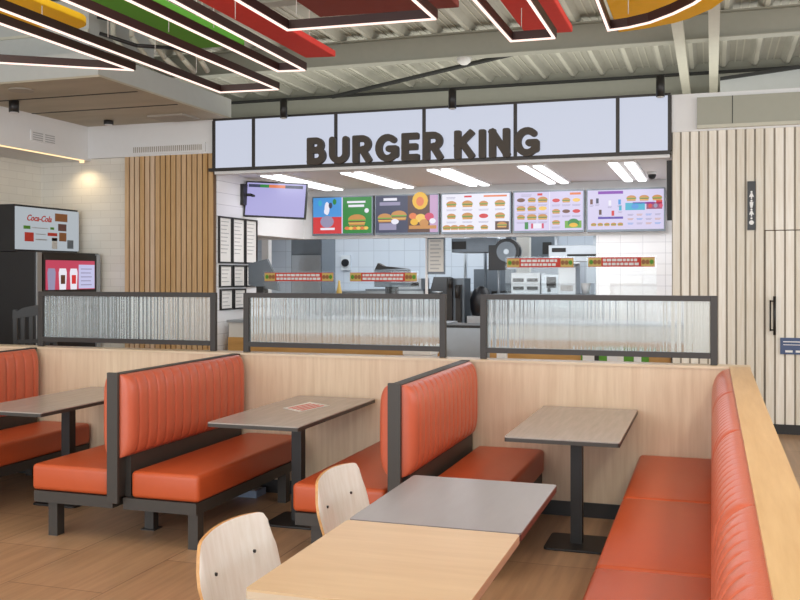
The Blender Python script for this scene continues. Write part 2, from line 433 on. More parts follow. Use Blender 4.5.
eb = MB().box(-12, 8, 14.2, 14.32, 3.0, 4.75, 'beam'); eb.box(-12, 8, 14.10, 14.2, 4.50, 4.53, 'beam_dark'); eb.box(-12, 8, 14.02, 14.2, 4.16, 4.2, 'beam_light').box(-12, 8, 14.05, 14.2, 3.97, 4.0, 'beam_light')
eb.box(-12, 8, 14.09, 14.2, 3.98, 4.17, 'beam')
struct(eb.build('wall_roof_end'))
for i, (xa) in enumerate((-0.34, 0.02)):
    b = MB().box(xa-0.055, xa+0.055, 9.2, 14.15, 4.20, 4.29, 'beam_light')
    struct(b.build('trim_%d' % (6+i)))
struct(MB().cyl((-5.6, 13.7, 4.42), (-1.3, 11.4, 4.5), 0.03, 'beam_dark').cyl((-1.3, 11.4, 4.5), (3.5, 11.15, 4.40), 0.03, 'beam_light').build('trim_8'))
struct(MB().prism([(0.1, 4.15), (4.2, 4.52), (4.2, 4.05), (0.1, 3.95)], 12.9, 13.0, 'duct', 'Y').prism([(0.1, 4.15), (4.2, 4.52), (4.2, 4.56), (0.1, 4.19)], 12.85, 13.0, 'beam_dark', 'Y').build('trim_9'))
# lower ceiling slab on the left with grey fascia
sl = MB().box(-12, -5.72, 7.95, YF+0.1, 3.6, 3.62, 'slab').box(-12, -5.75, 7.97, YF+0.1, 3.62, 3.86, 'duct')
for yy, zz in ((8.7, 0.0), (9.5, 0.0)): sl.box(-12, -5.8, yy, yy+0.03, 3.596, 3.602, 'beam_dark')
struct(sl.build('ceiling_slab_left'))
struct(MB().box(-12, -6.1, 8.3, 9.5, 3.88, 4.5, 'duct').box(-12, -6.1, 8.28, 8.31, 4.15, 4.18, 'beam_light').build('ceiling_duct'))
pp = MB()
for k in range(5):
    xx = -5.95+0.16*k
    pp.tube([(xx, 8.5+0.1*k, 4.58), (xx, 8.5+0.1*k, 4.15), (xx+0.05, 8.7+0.1*k, 3.98), (xx+0.02, 9.3, 3.9)], 0.028, 'beam_light')
pp.tube([(-5.9, 8.2, 4.1), (-5.6, 8.4, 4.0), (-5.4, 8.8, 4.05), (-5.0, 9.4, 3.95)], 0.02, 'black').tube([(-6.0, 8.3, 4.3), (-5.5, 8.6, 4.2), (-5.2, 9.0, 4.25)], 0.018, 'black')
tag(pp.build('ceiling_conduit'), 'bunch of grey and black service conduits bending down to the left ceiling slab', 'pipes')

# ------------------------------------------------------------------ lit sign over the counter
sg = thing('counter_sign', 'wide illuminated white sign with dark rounded lettering above the service counter', 'sign', (-3.2, YF, 2.95))
DX = [-5.92, -5.37, -4.277, -3.175, -2.103, -0.975, -0.43]
for a, b in zip(DX, DX[1:]):
    part(MB().box(a+0.02, b-0.02, YF-0.03, YF+0.0, 2.985, 3.575, 'lightbox'), 'light_panel', sg)
fr = MB().box(DX[0]-0.01, DX[-1]+0.01, YF-0.045, YF+0.04, 3.575, 3.60, 'screen_frame').box(DX[0]-0.07, DX[-1]+0.01, YF-0.05, YF+0.05, 2.945, 2.985, 'screen_frame')
for q in DX: fr.box(q-0.02, q+0.02, YF-0.045, YF+0.04, 2.985, 3.575, 'screen_frame')
fr.box(DX[0], DX[-1], YF+0.0, YF+0.05, 2.985, 3.575, 'offwhite')
part(fr, 'frame', sg)
part(MB().box(DX[0], DX[-1], YF-0.02, YF+0.10, 2.91, 2.945, 'white'), 'lower_trim', sg)
# heavy rounded letters drawn as strokes: polylines in a unit box (height 1)
def arc(cx, cy, rx, ry, a0, a1, n=10):
    return [(cx+rx*math.cos(math.radians(a0+(a1-a0)*i/n)), cy+ry*math.sin(math.radians(a0+(a1-a0)*i/n))) for i in range(n+1)]
LET = {
 'B': (0.66, [[(0, 0), (0, 1)], [(0, 1), (0.3, 1)] + arc(0.3, 0.77, 0.24, 0.23, 90, -90) + [(0, 0.54)], [(0, 0.54), (0.34, 0.54)] + arc(0.34, 0.27, 0.28, 0.27, 90, -90) + [(0, 0)]]),
 'U': (0.70, [[(0, 1), (0, 0.33)] + arc(0.33, 0.33, 0.33, 0.33, 180, 360) + [(0.66, 1)]]),
 'R': (0.66, [[(0, 0), (0, 1)], [(0, 1), (0.32, 1)] + arc(0.32, 0.73, 0.28, 0.27, 90, -90) + [(0, 0.46)], [(0.32, 0.46), (0.6, 0)]]),
 'G': (0.80, [arc(0.42, 0.5, 0.42, 0.5, 48, 330, 16), [(0.5, 0.45), (0.8, 0.45), (0.8, 0.16)]]),
 'E': (0.56, [[(0, 0), (0, 1)], [(0, 1), (0.5, 1)], [(0, 0.5), (0.45, 0.5)], [(0, 0), (0.52, 0)]]),
 'K': (0.66, [[(0, 0), (0, 1)], [(0.58, 1), (0.02, 0.45)], [(0.2, 0.58), (0.6, 0)]]),
 'I': (0.0, [[(0, 0), (0, 1)]]),
 'N': (0.66, [[(0, 0), (0, 1)], [(0, 1), (0.62, 0)], [(0.62, 0), (0.62, 1)]]),
}
def stroke_letter(ch, x0, z0, hgt, r, y0, y1, m):
    """capsule strokes; returns the mesh builder."""
    b = MB()
    ih = hgt-2*r
    for k, pl in enumerate(LET[ch][1]):
        P = [(x0+r+u*ih, z0+r+v*ih) for u, v in pl]
        for j, ((ax, az), (bx, bz)) in enumerate(zip(P, P[1:])):
            L = math.hypot(bx-ax, bz-az)
            if L < 1e-5: continue
            ang = math.atan2(bz-az, bx-ax); out = []
            sq = len(P) == 2
            for (ex, ez, o0) in ((bx, bz, -PI/2), (ax, az, PI/2)):
                for i in range(13):
                    q = o0+PI*i/12; t = ang+q
                    rad = r/((abs(math.cos(q))**5+abs(math.sin(q))**5)**0.2) if sq else r
                    out.append((ex+rad*math.cos(t), ez+rad*math.sin(t)))
            e = 0.00013*(j+17*k)
            b.prism(out, y0-e, y1, m, 'Y')
    return b
def write_letters(txt, x0, x1, z0, hgt, r, y0, y1, m, parent, gap, space):
    ih = hgt-2*r
    tot = sum((LET[c][0]*ih+2*r+gap) if c != ' ' else space for c in txt)-gap
    sx = (x1-x0)/tot
    X = x0
    for c in txt:
        if c == ' ': X += space*sx; continue
        b = stroke_letter(c, 0, z0, hgt, r, y0, y1, m)
        b.v = [(X+v[0]*sx, v[1], v[2]) for v in b.v]
        part(b, 'letter', parent)
        X += (LET[c][0]*ih+2*r+gap)*sx
write_letters('BURGER KING', -4.63, -1.82, 2.975, 0.325, 0.039, YF-0.10, YF-0.046, 'letter', sg, 0.034, 0.08)
for (x, lab) in ((-4.90, 'black cylinder spotlight on the left part of the sign'), (-2.80, 'black cylinder spotlight above the word KING on the sign'), (-0.52, 'black cylinder spotlight at the right end of the sign')):
    t = thing('spotlight', lab, 'spotlight', (x, YF-0.17, 3.55), 'cylinder spotlights along the sign top')
    part(MB().cyl((x, YF-0.17, 3.54), (x, YF-0.17, 3.76), 0.045, 'black', 20), 'body', t)
    part(MB().cyl((x, YF-0.17, 3.532), (x, YF-0.17, 3.541), 0.034, 'offwhite', 20), 'lens', t)
    part(MB().box(x-0.012, x+0.012, YF-0.14, YF-0.045, 3.58, 3.60, 'black'), 'bracket', t)

# ------------------------------------------------------------------ menu screens
def colm(name, rgb, s=0.9): 
    if name not in M: M[name] = emit(name, rgb, s)
    return name
SCR = colm('screen_lilac', (216, 208, 240)); WH = colm('screen_white', (240, 238, 250)); BN = colm('screen_bun', (204, 140, 66)); BR = colm('screen_patty', (110, 62, 44))
RD = colm('screen_red', (214, 40, 44)); GN = colm('screen_green', (22, 132, 44)); LG = colm('screen_lettuce', (110, 170, 50)); YL = colm('screen_yellow', (240, 184, 30))
BL = colm('screen_blue', (66, 150, 222)); NV = colm('screen_navy', (48, 54, 86)); PU = colm('screen_purple', (132, 50, 176)); BK = colm('screen_brown', (84, 48, 30)); GY = colm('screen_grey_text', (150, 144, 176))
CY = colm('screen_cyan', (50, 176, 206)); PK = colm('screen_pink', (212, 60, 100)); OR = colm('screen_orange', (230, 120, 60)); CH = colm('screen_cheese', (246, 200, 90))
def ell(b, cx, cz, rx, rz, y, m, a0=0, a1=360, n=14):
    pts = [(cx+rx*math.cos(math.radians(a0+(a1-a0)*i/n)), cz+rz*math.sin(math.radians(a0+(a1-a0)*i/n))) for i in range(n if a1-a0 == 360 else n+1)]
    b.prism(pts, y, y+0.0012, m, 'Y')
def rect(b, x0, x1, z0, z1, y, m): b.box(x0, x1, y, y+0.0012, z0, z1, m)
def burger(b, cx, cz, w, y):
    h = w*0.62
    ell(b, cx, cz+0.04*h, w/2, h*0.46, y-0.0002, BN, 0, 180)
    rect(b, cx-w/2, cx+w/2, cz-0.08*h, cz+0.05*h, y-0.0006, LG)
    rect(b, cx-w*0.46, cx+w*0.46, cz-0.22*h, cz-0.08*h, y-0.0004, BR)
    rect(b, cx-w*0.48, cx+w*0.48, cz-0.28*h, cz-0.2*h, y-0.0008, CH)
    rect(b, cx-w*0.44, cx+w*0.44, cz-0.45*h, cz-0.27*h, y-0.0002, BN)
def lines(b, x0, x1, z, y, m, n=2, dz=0.018, hh=0.006):
    for k in range(n): rect(b, x0+0.004*k, x1-0.012*k, z-k*dz, z-k*dz+hh, y, m)
MY = 13.30
def menu_board(x0, x1, lab, paint):
    z0, z1 = 2.245, 2.835
    t = thing('menu_screen', lab, 'menu screen', ((x0+x1)/2, MY, z0), 'menu screens above the kitchen opening')
    part(MB().box(x0, x1, MY, MY+0.07, z0, z1, 'steel_dark').box(x0+0.1, x1-0.1, MY+0.07, CY1, z0+0.2, z1-0.2, 'black'), 'casing', t)
    part(MB().box(x0+0.018, x1-0.018, MY-0.006, MY+0.001, z0+0.03, z1-0.018, SCR), 'display', t)
    b = MB(); paint(b, x0+0.018, x1-0.018, z0+0.03, z1-0.018, MY-0.0085)
    part(b, 'menu_artwork', t)
def paint_a(b, x0, x1, z0, z1, y):
    xm = (x0+x1)/2; h = z1-z0
    rect(b, x0, xm-0.01, z0+0.46*h, z1, y, BL); rect(b, x0, xm-0.01, z0, z0+0.46*h, y, RD)
    for k, (u, v) in enumerate(((0.12, 0.85), (0.3, 0.78), (0.22, 0.62), (0.37, 0.88), (0.08, 0.68))): ell(b, x0+u*(x1-x0), z0+v*h, 0.03, 0.045, y-0.001, (CY, NV, WH, GN, BL)[k])
    ell(b, x0+0.24*(x1-x0), z0+0.7*h, 0.04, 0.1, y-0.0008, WH); ell(b, x0+0.24*(x1-x0), z0+0.33*h, 0.11, 0.09, y-0.0012, GY)
    rect(b, x0+0.12, xm-0.12, z0+0.10*h, z0+0.16*h, y-0.001, WH)
    rect(b, xm+0.01, x1, z0, z1, y, GN)
    rect(b, xm+0.08, x1-0.10, z1-0.09, z1-0.06, y-0.001, WH); rect(b, xm+0.10, x1-0.12, z1-0.15, z1-0.115, y-0.001, WH)
    burger(b, (xm+x1)/2, z0+0.36*h, 0.28, y-0.002); ell(b, x1-0.08, z0+0.62*h, 0.035, 0.035, y-0.001, WH)
    for k in range(6): ell(b, xm+0.08+0.06*k, z0+0.14*h, 0.04, 0.025, y-0.001, CH if k % 2 else OR)
def paint_b(b, x0, x1, z0, z1, y):
    xm = x0+0.52*(x1-x0); h = z1-z0
    rect(b, x0, xm, z0, z1, y, NV); rect(b, xm, x1-0.12, z0, z1, y, BK); rect(b, x1-0.12, x1, z0, z1, y, colm('screen_mauve', (200, 160, 200)))
    rect(b, x0+0.12, x0+0.33, z1-0.07, z1-0.03, y-0.001, WH); rect(b, x0+0.06, x0+0.38, z1-0.14, z1-0.09, y-0.001, GY)
    burger(b, x0+0.14, z0+0.40*h, 0.22, y-0.002); burger(b, x0+0.36, z0+0.46*h, 0.24, y-0.004)
    rect(b, x0+0.05, x0+0.32, z0+0.04, z0+0.14, y-0.001, GY); ell(b, x0+0.3, z0+0.3*h, 0.06, 0.04, y-0.006, WH)
    ell(b, xm+0.19, z1-0.08, 0.12, 0.13, y-0.001, YL); ell(b, xm+0.19, z1-0.09, 0.06, 0.07, y-0.002, OR)
    for k, (u, v, r) in enumerate(((0.08, 0.44, 0.06), (0.2, 0.38, 0.08), (0.33, 0.42, 0.07), (0.1, 0.28, 0.06), (0.25, 0.25, 0.07), (0.38, 0.3, 0.05))):
        ell(b, xm+u, z0+v*h, r, r*0.8, y-0.001-0.0005*k, (OR, CH, PK, YL, BN, WH)[k])
    rect(b, xm+0.02, x1-0.02, z0+0.05, z0+0.10, y-0.001, BN)
def grid_items(b, x0, x1, z0, z1, y, cols, rows, w, skip=()):
    rng = random.Random(int((x0+20)*100))
    for r in range(rows):
        for c in range(cols):
            cx = x0+(c+0.5)*(x1-x0)/cols; cz = z1-(r+0.42)*(z1-z0)/rows
            if (r, c) in skip: continue
            if rng.random() < 0.72: burger(b, cx, cz, w*rng.uniform(0.85, 1.1), y-0.001)
            else: ell(b, cx, cz, w*0.45, w*0.22, y-0.001, rng.choice([OR, RD, CH, BR]))
            lines(b, cx-w*0.5, cx+w*0.5, cz-w*0.55, y, GY, 2, 0.014, 0.005)
def paint_c(b, x0, x1, z0, z1, y):
    xm = (x0+x1)/2
    rect(b, x0, x1, z0, z1, y+0.0005, WH); lines(b, x0+0.06, x0+0.2, z1-0.05, y, GY); rect(b, x0+0.33, x0+0.44, z1-0.05, z1-0.025, y, RD); rect(b, xm+0.12, x1-0.04, z1-0.05, z1-0.025, y, OR)
    grid_items(b, x0+0.02, x1-0.02, z0+0.12, z1-0.07, y, 4, 2, 0.15)
    for k in range(4): burger(b, x0+0.07+0.115*k, z0+0.06, 0.12, y-0.001)
    burger(b, xm+0.13, z0+0.06, 0.11, y-0.001); rect(b, x1-0.21, x1-0.01, z0+0.02, z0+0.14, y-0.0005, BK); burger(b, x1-0.11, z0+0.09, 0.14, y-0.002)
def paint_d(b, x0, x1, z0, z1, y):
    xm = x0+0.52*(x1-x0)
    rect(b, xm-0.004, xm+0.004, z0, z1, y, WH); rect(b, x0+0.33, x0+0.4, z1-0.05, z1-0.02, y, RD); rect(b, x1-0.18, x1-0.03, z1-0.05, z1-0.02, y, OR); lines(b, x0+0.1, x0+0.25, z1-0.04, y, GY)
    grid_items(b, x0+0.02, xm-0.02, z0+0.12, z1-0.06, y, 3, 3, 0.13)
    grid_items(b, xm+0.02, x1-0.02, z0+0.02, z1-0.06, y, 3, 3, 0.12, skip=((2, 1), (2, 2)))
    rect(b, x0+0.15, x0+0.2, z0+0.02, z0+0.12, y, GN); rect(b, x0+0.24, x0+0.42, z0+0.03, z0+0.1, y, PK); rect(b, x0+0.27, x0+0.39, z0+0.03, z0+0.1, y-0.001, WH)
    rect(b, x1-0.25, x1-0.02, z0+0.03, z0+0.13, y, LG); ell(b, x1-0.13, z0+0.1, 0.08, 0.06, y-0.001, GN); ell(b, x1-0.13, z0+0.07, 0.06, 0.03, y-0.002, YL)
def paint_e(b, x0, x1, z0, z1, y):
    xm = x0+0.48*(x1-x0); h = z1-z0
    rect(b, x0+0.14, xm-0.01, z1-0.055, z1-0.015, y, PU); rect(b, x0+0.14, xm-0.01, z0+0.145, z0+0.175, y, colm('screen_indigo', (84, 56, 170)))
    for k, (u, v) in enumerate(((0.05, 0.72), (0.13, 0.74), (0.3, 0.68), (0.43, 0.7), (0.17, 0.45), (0.34, 0.42), (0.44, 0.55))):
        rect(b, x0+u-0.018, x0+u+0.018, z0+v*h-0.04, z0+v*h+0.03, y, (BR, NV, WH, BL, BK, RD, CY)[k])
        lines(b, x0+u-0.03, x0+u+0.03, z0+v*h-0.06, y, GY, 2, 0.012, 0.005)
    for k in range(5): burger(b, x0+0.08+0.09*k, z0+0.07, 0.075, y-0.001)
    for k in range(3): burger(b, xm+0.1+0.17*k, z1-0.12, 0.13, y-0.001)
    rect(b, xm+0.12, x1-0.12, z1-0.2, z1-0.175, y, PU); rect(b, x1-0.1, x1-0.02, z1-0.2, z1-0.15, y, RD)
    rect(b, xm+0.02, xm+0.28, z0+0.26, z0+0.36, y, CY); ell(b, xm+0.15, z0+0.31, 0.05, 0.035, y-0.001, BL); rect(b, xm+0.3, x1-0.02, z0+0.27, z0+0.36, y, colm('screen_rose', (150, 60, 100)))
    for k in range(3): ell(b, xm+0.35+0.07*k, z0+0.315, 0.025, 0.03, y-0.001, (RD, GY, PK)[k])
    for r in range(3):
        for c in range(4): lines(b, xm+0.05+0.12*c, xm+0.13+0.12*c, z0+0.2-0.06*r, y, (GY, BN, BL)[(r+c) % 3], 2, 0.014, 0.006)
BX = [(-5.77, -4.79), (-4.76, -3.77), (-3.74, -2.71), (-2.68, -1.68), (-1.65, -0.60)]
for (a, b), lab, pf in zip(BX, ('menu screen with a blue and red page beside a green burger page', 'menu screen with navy burger page beside a brown and yellow page',
        'white menu screen with two rows of burgers, between the brown page and the green-cornered screen', 'menu screen of small burgers with a green patch at its lower right',
        'rightmost menu screen with purple bars and a cyan box'), (paint_a, paint_b, paint_c, paint_d, paint_e)):
    menu_board(a, b, lab, pf)

# small television on the left alcove wall
tv = thing('television', 'small pale lilac television hung on a bracket below the left end of the sign', 'television', (-5.5, 11.5, 2.6))
R_ = Matrix.Translation((-5.52, 11.5, 2.66)) @ Matrix.Rotation(math.radians(12), 4, 'Z') @ Matrix.Rotation(math.radians(-6), 4, 'X') @ Matrix.Rotation(math.radians(3), 4, 'Y')
part(MB().box(-0.42, 0.42, 0, 0.05, -0.25, 0.23, 'black_plastic', R_), 'casing', tv)
b = MB().box(-0.40, 0.40, -0.004, 0.001, -0.23, 0.21, colm('tv_lilac', (176, 172, 226)), R_)
part(b, 'display', tv)
b = MB()
b.box(-0.38, -0.22, -0.007, -0.003, 0.15, 0.19, NV, R_).box(-0.22, -0.10, -0.007, -0.003, 0.15, 0.19, GN, R_).box(-0.10, 0.12, -0.007, -0.003, 0.15, 0.19, OR, R_).box(0.12, 0.36, -0.007, -0.003, 0.15, 0.19, NV, R_)
part(b, 'screen_picture', tv)
b = MB().tube([(-5.955, 11.4, 2.72), (-5.85, 11.42, 2.72), (-5.75, 11.5, 2.68), (-5.5, 11.56, 2.66)], 0.02, 'black').box(-5.955, -5.90, 11.32, 11.46, 2.58, 2.86, 'black')
part(b, 'bracket', tv)
# framed notices on the left alcove wall
def notice(y0, y1, z0, z1, lab):
    t = thing('framed_notice', lab, 'framed notice', (CX0, (y0+y1)/2, z0), 'black framed notices on the left alcove wall')
    X = CX0
    f = MB(); w = 0.02
    f.box(X-0.002, X+0.025, y0, y1, z0, z0+w, 'black').box(X-0.002, X+0.025, y0, y1, z1-w, z1, 'black').box(X-0.002, X+0.025, y0, y0+w, z0+w, z1-w, 'black').box(X-0.002, X+0.025, y1-w, y1, z0+w, z1-w, 'black')
    part(f, 'frame', t)
    p_ = MB().box(X-0.002, X+0.01, y0+w, y1-w, z0+w, z1-w, 'paper')
    n = max(3, int((z1-z0)/0.06))
    for k in range(n): p_.box(X+0.0095, X+0.011, y0+w+0.04, y1-w-0.05-0.03*(k % 3), z1-w-0.05-k*0.05, z1-w-0.04-k*0.05, 'ink')
    part(p_, 'printed_sheet', t)
for k in range(3):
    pos = ('left', 'middle', 'right')[k]
    notice(10.72+0.36*k, 11.06+0.36*k, 1.80, 2.40, 'tall framed notice, %s one of the top row beside the kitchen opening' % pos)
    notice(10.74+0.36*k, 11.07+0.36*k, 1.49, 1.78, 'small framed notice, %s one of the middle row under the tall notices' % pos)
for k in range(2):
    notice(10.76+0.36*k, 11.09+0.36*k, 1.20, 1.47, 'square framed notice, %s one of the bottom pair just above the glass screens' % ('left', 'right')[k])

# ------------------------------------------------------------------ service counter
def counter(x0, x1, lab):
    t = thing('service_counter', lab, 'counter', ((x0+x1)/2, 11.1, 0))
    part(MB().box(x0, x1, 10.8, 11.35, 0, 0.86, 'counter_wood'), 'front_panel', t)
    part(MB().box(x0, x1, 10.82, 11.35, 0.86, 1.05, 'offwhite'), 'upstand', t)
    part(MB().box(x0, x1, 10.76, 11.42, 1.05, 1.08, 'steel'), 'worktop', t)
counter(-5.85, -3.0, 'ochre fronted service counter with steel worktop below the two left banners')
counter(-2.45, -0.43, 'ochre fronted service counter with steel worktop at the right below the menu screens')
gt = thing('counter_cabinet', 'grey steel cabinet with dark top edge in the gap between the two counters', 'cabinet', (-2.72, 11.2, 0))
part(MB().box(-2.99, -2.46, 10.85, 11.35, 0, 1.03, 'steel'), 'body', gt)
part(MB().box(-2.99, -2.46, 10.82, 11.35, 1.03, 1.06, 'black'), 'top', gt)
t = thing('waste_bin', 'low white bin standing before the left counter at its steel cabinet end', 'bin', (-3.2, 10.45, 0))
part(MB().box(-3.34, -3.02, 10.30, 10.60, 0, 0.74, 'white'), 'body', t, 0.01); part(MB().box(-3.35, -3.01, 10.29, 10.61, 0.74, 0.80, 'paper'), 'lid', t, 0.01)
tag(MB().box(-2.27, -2.18, 10.35, 10.50, 0, 0.80, 'white').build('leaflet_stand'), 'narrow white stand before the right counter, under the left end of the rightmost screen', 'stand')
# green display on the counter front
gp = thing('leaflet_display', 'green and white leaflet strip on the right counter front', 'leaflet display', (-1.0, 10.77, 0.6))
part(MB().box(-1.40, -0.66, 10.775, 10.80, 0.60, 0.80, 'leaf'), 'board', gp)
for k, (a, c, m_) in enumerate(((-1.38, -1.25, 'white'), (-1.25, -1.2, 'black'), (-1.11, -1.0, 'white'), (-1.0, -0.93, 'paper'), (-0.82, -0.74, 'white'))):
    part(MB().box(a, c, 10.768, 10.776, 0.66, 0.80-0.02*(k % 2), m_), 'printed_patch', gp)

# promotional strips on clear guards standing on the counter
def banner(x0, x1, z, y, lab, ztop):
    t = thing('counter_guard', lab, 'banner', ((x0+x1)/2, y, 1.08), 'red promotional strips on clear counter guards')
    part(MB().box(x0-0.02, x1+0.02, y, y+0.006, 1.08, ztop, 'clear'), 'clear_guard', t)
    s = MB().box(x0, x1, y-0.006, y-0.001, z-0.055, z+0.055, 'red_ink')
    for e, sgn in ((x0, 1), (x1, -1)):
        c = e+sgn*0.07
        s.box(min(e, c+sgn*0.08), max(e, c+sgn*0.08), y-0.008, y-0.006, z-0.05, z+0.05, M['strip_yellow'])
        for k in range(3):
            cx = e+sgn*(0.035+0.045*k)
            s.prism([(cx+0.024*math.cos(a*PI/4), z+0.028*math.sin(a*PI/4)) for a in range(8)], y-0.010, y-0.008, (M['leaf'], M['strip_bun'], M['strip_bun'])[k], 'Y')
    part(s, 'promotional_strip', t)
    w = MB(); rng = random.Random(int(x0*10))
    for row, zz in ((0, z+0.008), (1, z-0.038)):
        X = x0+0.17
        while X < x1-0.2:
            L = rng.uniform(0.025, 0.06); w.box(X, min(X+L, x1-0.16), y-0.0095, y-0.006, zz, zz+0.03, 'white'); X += L+0.01
    part(w, 'lettering', t)
M['strip_yellow'] = mat('strip_mustard', (206, 176, 96), rough=0.5); M['strip_bun'] = mat('strip_bun_brown', (150, 96, 50), rough=0.5)
banner(-5.53, -4.57, 1.625, 11.2, 'red promotional strip nearest the framed notices', 1.70)
banner(-4.34, -3.46, 1.625, 11.2, 'red promotional strip below the navy menu screen', 1.70)
banner(-2.33, -1.54, 1.795, 11.2, 'red promotional strip in front of the coffee machine and toaster', 1.87)
banner(-1.37, -0.62, 1.80, 11.2, 'red promotional strip before the white tiled wall at far right', 1.87)

# ------------------------------------------------------------------ kitchen equipment
def simple(name, label, cat, parts, loc, group=None, bevel=0.006):
    t = thing(name, label, cat, loc, group)
    for pn, mb_ in parts: part(mb_, pn, t, bevel if pn in ('body', 'cabinet') else 0)
    return t
simple('steel_cabinet', 'tall grey steel kitchen cabinet behind the leftmost banner', 'cabinet',
       [('body', MB().box(-6.72, -6.16, 14.6, 15.2, 0, 2.27, 'steel_dark')), ('door', MB().box(-6.70, -6.18, 14.58, 14.6, 1.0, 1.98, 'steel')), ('door', MB().box(-6.70, -6.18, 14.58, 14.6, 2.0, 2.25, 'steel_dark'))], (-6.4, 14.9, 0))
simple('payment_terminal', 'dark tilted till monitor beside the framed notices', 'till',
       [('screen', MB().prism([(-5.82, 1.52), (-5.38, 1.44), (-5.42, 1.62), (-5.55, 1.86), (-5.82, 1.80)], 11.30, 11.35, 'steel_dark', 'Y')), ('stand', MB().box(-5.68, -5.58, 11.25, 11.4, 1.08, 1.50, 'black'))], (-5.6, 11.3, 1.08))
simple('receipt_printer', 'dark till with a small printer hood behind the second banner from the left', 'till',
       [('body', MB().box(-4.04, -3.60, 11.26, 11.40, 1.50, 1.72, 'steel_dark')), ('hood', MB().prism([(-4.04, 1.72), (-4.0, 1.80), (-3.92, 1.76), (-3.6, 1.73)], 11.28, 11.38, 'black', 'Y')), ('stand', MB().box(-3.9, -3.76, 11.28, 11.38, 1.08, 1.5, 'black'))], (-3.8, 11.3, 1.08))
bt = MB().lathe([(0.035, 0), (0.035, 0.36), (0.02, 0.42), (0.012, 0.5)], (-4.53, 11.30, 1.08), M['strip_yellow'])
tag(bt.build('sauce_bottle'), 'slim yellow sauce bottle between the two left banners', 'bottle')
b = MB().box(-5.2, -4.25, 14.1, 14.7, 0, 1.40, 'steel')
b.box(-5.2, -4.25, 14.08, 14.7, 1.40, 1.43, 'steel_dark')
tag(b.build('kitchen_worktable'), 'long steel kitchen worktable behind the left counter', 'table')
simple('burger_chute', 'steel food holding unit on the kitchen worktable', 'food warmer',
       [('body', MB().box(-4.85, -4.3, 14.15, 14.6, 1.43, 1.60, 'steel')), ('slot', MB().box(-4.81, -4.34, 14.14, 14.16, 1.47, 1.54, 'black'))], (-4.4, 14.3, 1.43))
b = MB().box(-4.14, -3.90, CY1+0.6, CY1+0.62, 1.70, 2.20, 'offwhite')
for k in range(8): b.box(-4.11, -3.94-0.03*(k % 2), CY1+0.597, CY1+0.6, 2.16-0.06*k, 2.18-0.06*k, 'ink')
b.box(-4.16, -3.88, CY1+0.62, CY1+0.64, 1.66, 2.24, 'steel_dark'); b.box(-4.20, -4.16, CY1+0.64, CY1+0.66, 0, 2.9, 'white')
tag(b.build('wall_chart'), 'white wall chart hung at the left of the kitchen machines', 'chart')
simple('extractor_hood', 'grey steel extractor hood hanging above the kitchen machines in the gap', 'hood',
       [('body', MB().box(-3.85, -3.15, 14.3, 15.0, 2.0, 2.22, 'steel_dark')), ('flue', MB().box(-3.6, -3.4, 14.5, 14.8, 2.22, 2.9, 'steel')), ('control_panel', MB().box(-3.84, -3.62, 14.28, 14.3, 2.05, 2.17, 'black'))], (-3.5, 14.6, 2.0))
simple('drinks_machine', 'tall black and steel drinks machine in the gap between the glass screens', 'drinks machine',
       [('body', MB().box(-3.90, -3.62, 14.2, 14.6, 0, 1.60, 'steel_dark')), ('dispenser', MB().box(-3.88, -3.80, 14.12, 14.2, 0.9, 1.6, 'black').box(-3.74, -3.66, 14.12, 14.2, 0.9, 1.5, 'black').box(-3.9, -3.6, 14.1, 14.2, 0.86, 0.92, 'steel')),
        ('tap', MB().cyl((-3.80, 14.05, 1.45), (-3.80, 14.05, 1.60), 0.03, 'black')), ('tap', MB().cyl((-3.70, 14.05, 1.30), (-3.70, 14.05, 1.48), 0.03, 'black')), ('drip_tray', MB().box(-3.9, -3.62, 14.0, 14.2, 0.80, 0.84, 'red_ink'))], (-3.75, 14.4, 0))
simple('mixer', 'black rounded mixer beside the drinks machine in the gap', 'mixer',
       [('body', MB().lathe([(0.14, 0), (0.17, 0.1), (0.18, 0.25), (0.12, 0.4), (0.03, 0.46)], (-3.40, 14.4, 1.02), 'black_plastic')), ('base', MB().box(-3.58, -3.2, 14.2, 14.6, 0, 1.02, 'steel'))], (-3.4, 14.4, 0))
simple('round_fan', 'round black fan left of the third banner', 'fan',
       [('housing', MB().cyl((-2.92, 14.0, 2.0), (-2.92, 14.16, 2.0), 0.20, 'black_plastic', 24).box(-3.2, -2.95, 14.02, 14.16, 1.72, 2.1, 'black_plastic')), ('grille', MB().cyl((-2.92, 13.985, 2.0), (-2.92, 14.0, 2.0), 0.15, 'steel_dark', 24)),
        ('hub', MB().cyl((-2.92, 13.97, 2.0), (-2.92, 13.99, 2.0), 0.04, 'steel', 16)), ('pole', MB().box(-2.96, -2.88, 14.16, 14.24, 2.0, 2.9, 'steel_dark'))], (-2.92, 14.1, 0))
simple('toaster', 'white double toaster with black slots below the third banner', 'toaster',
       [('body', MB().box(-2.85, -2.42, 14.0, 14.5, 1.37, 1.68, 'appliance'))] + [('slot', MB().box(-2.82+0.21*i, -2.66+0.21*i, 13.985, 14.001, 1.43+0.12*j, 1.48+0.12*j, 'black')) for i in range(2) for j in range(2)], (-2.6, 14.2, 1.37))
simple('coffee_machine', 'grey coffee machine right of the white toaster', 'coffee machine',
       [('body', MB().box(-2.40, -2.14, 14.0, 14.4, 1.37, 1.66, 'steel')), ('panel', MB().box(-2.32, -2.18, 13.985, 14.0, 1.46, 1.62, 'black')), ('spout', MB().cyl((-2.28, 13.95, 1.40), (-2.28, 13.95, 1.46), 0.02, 'black'))], (-2.3, 14.2, 1.37))
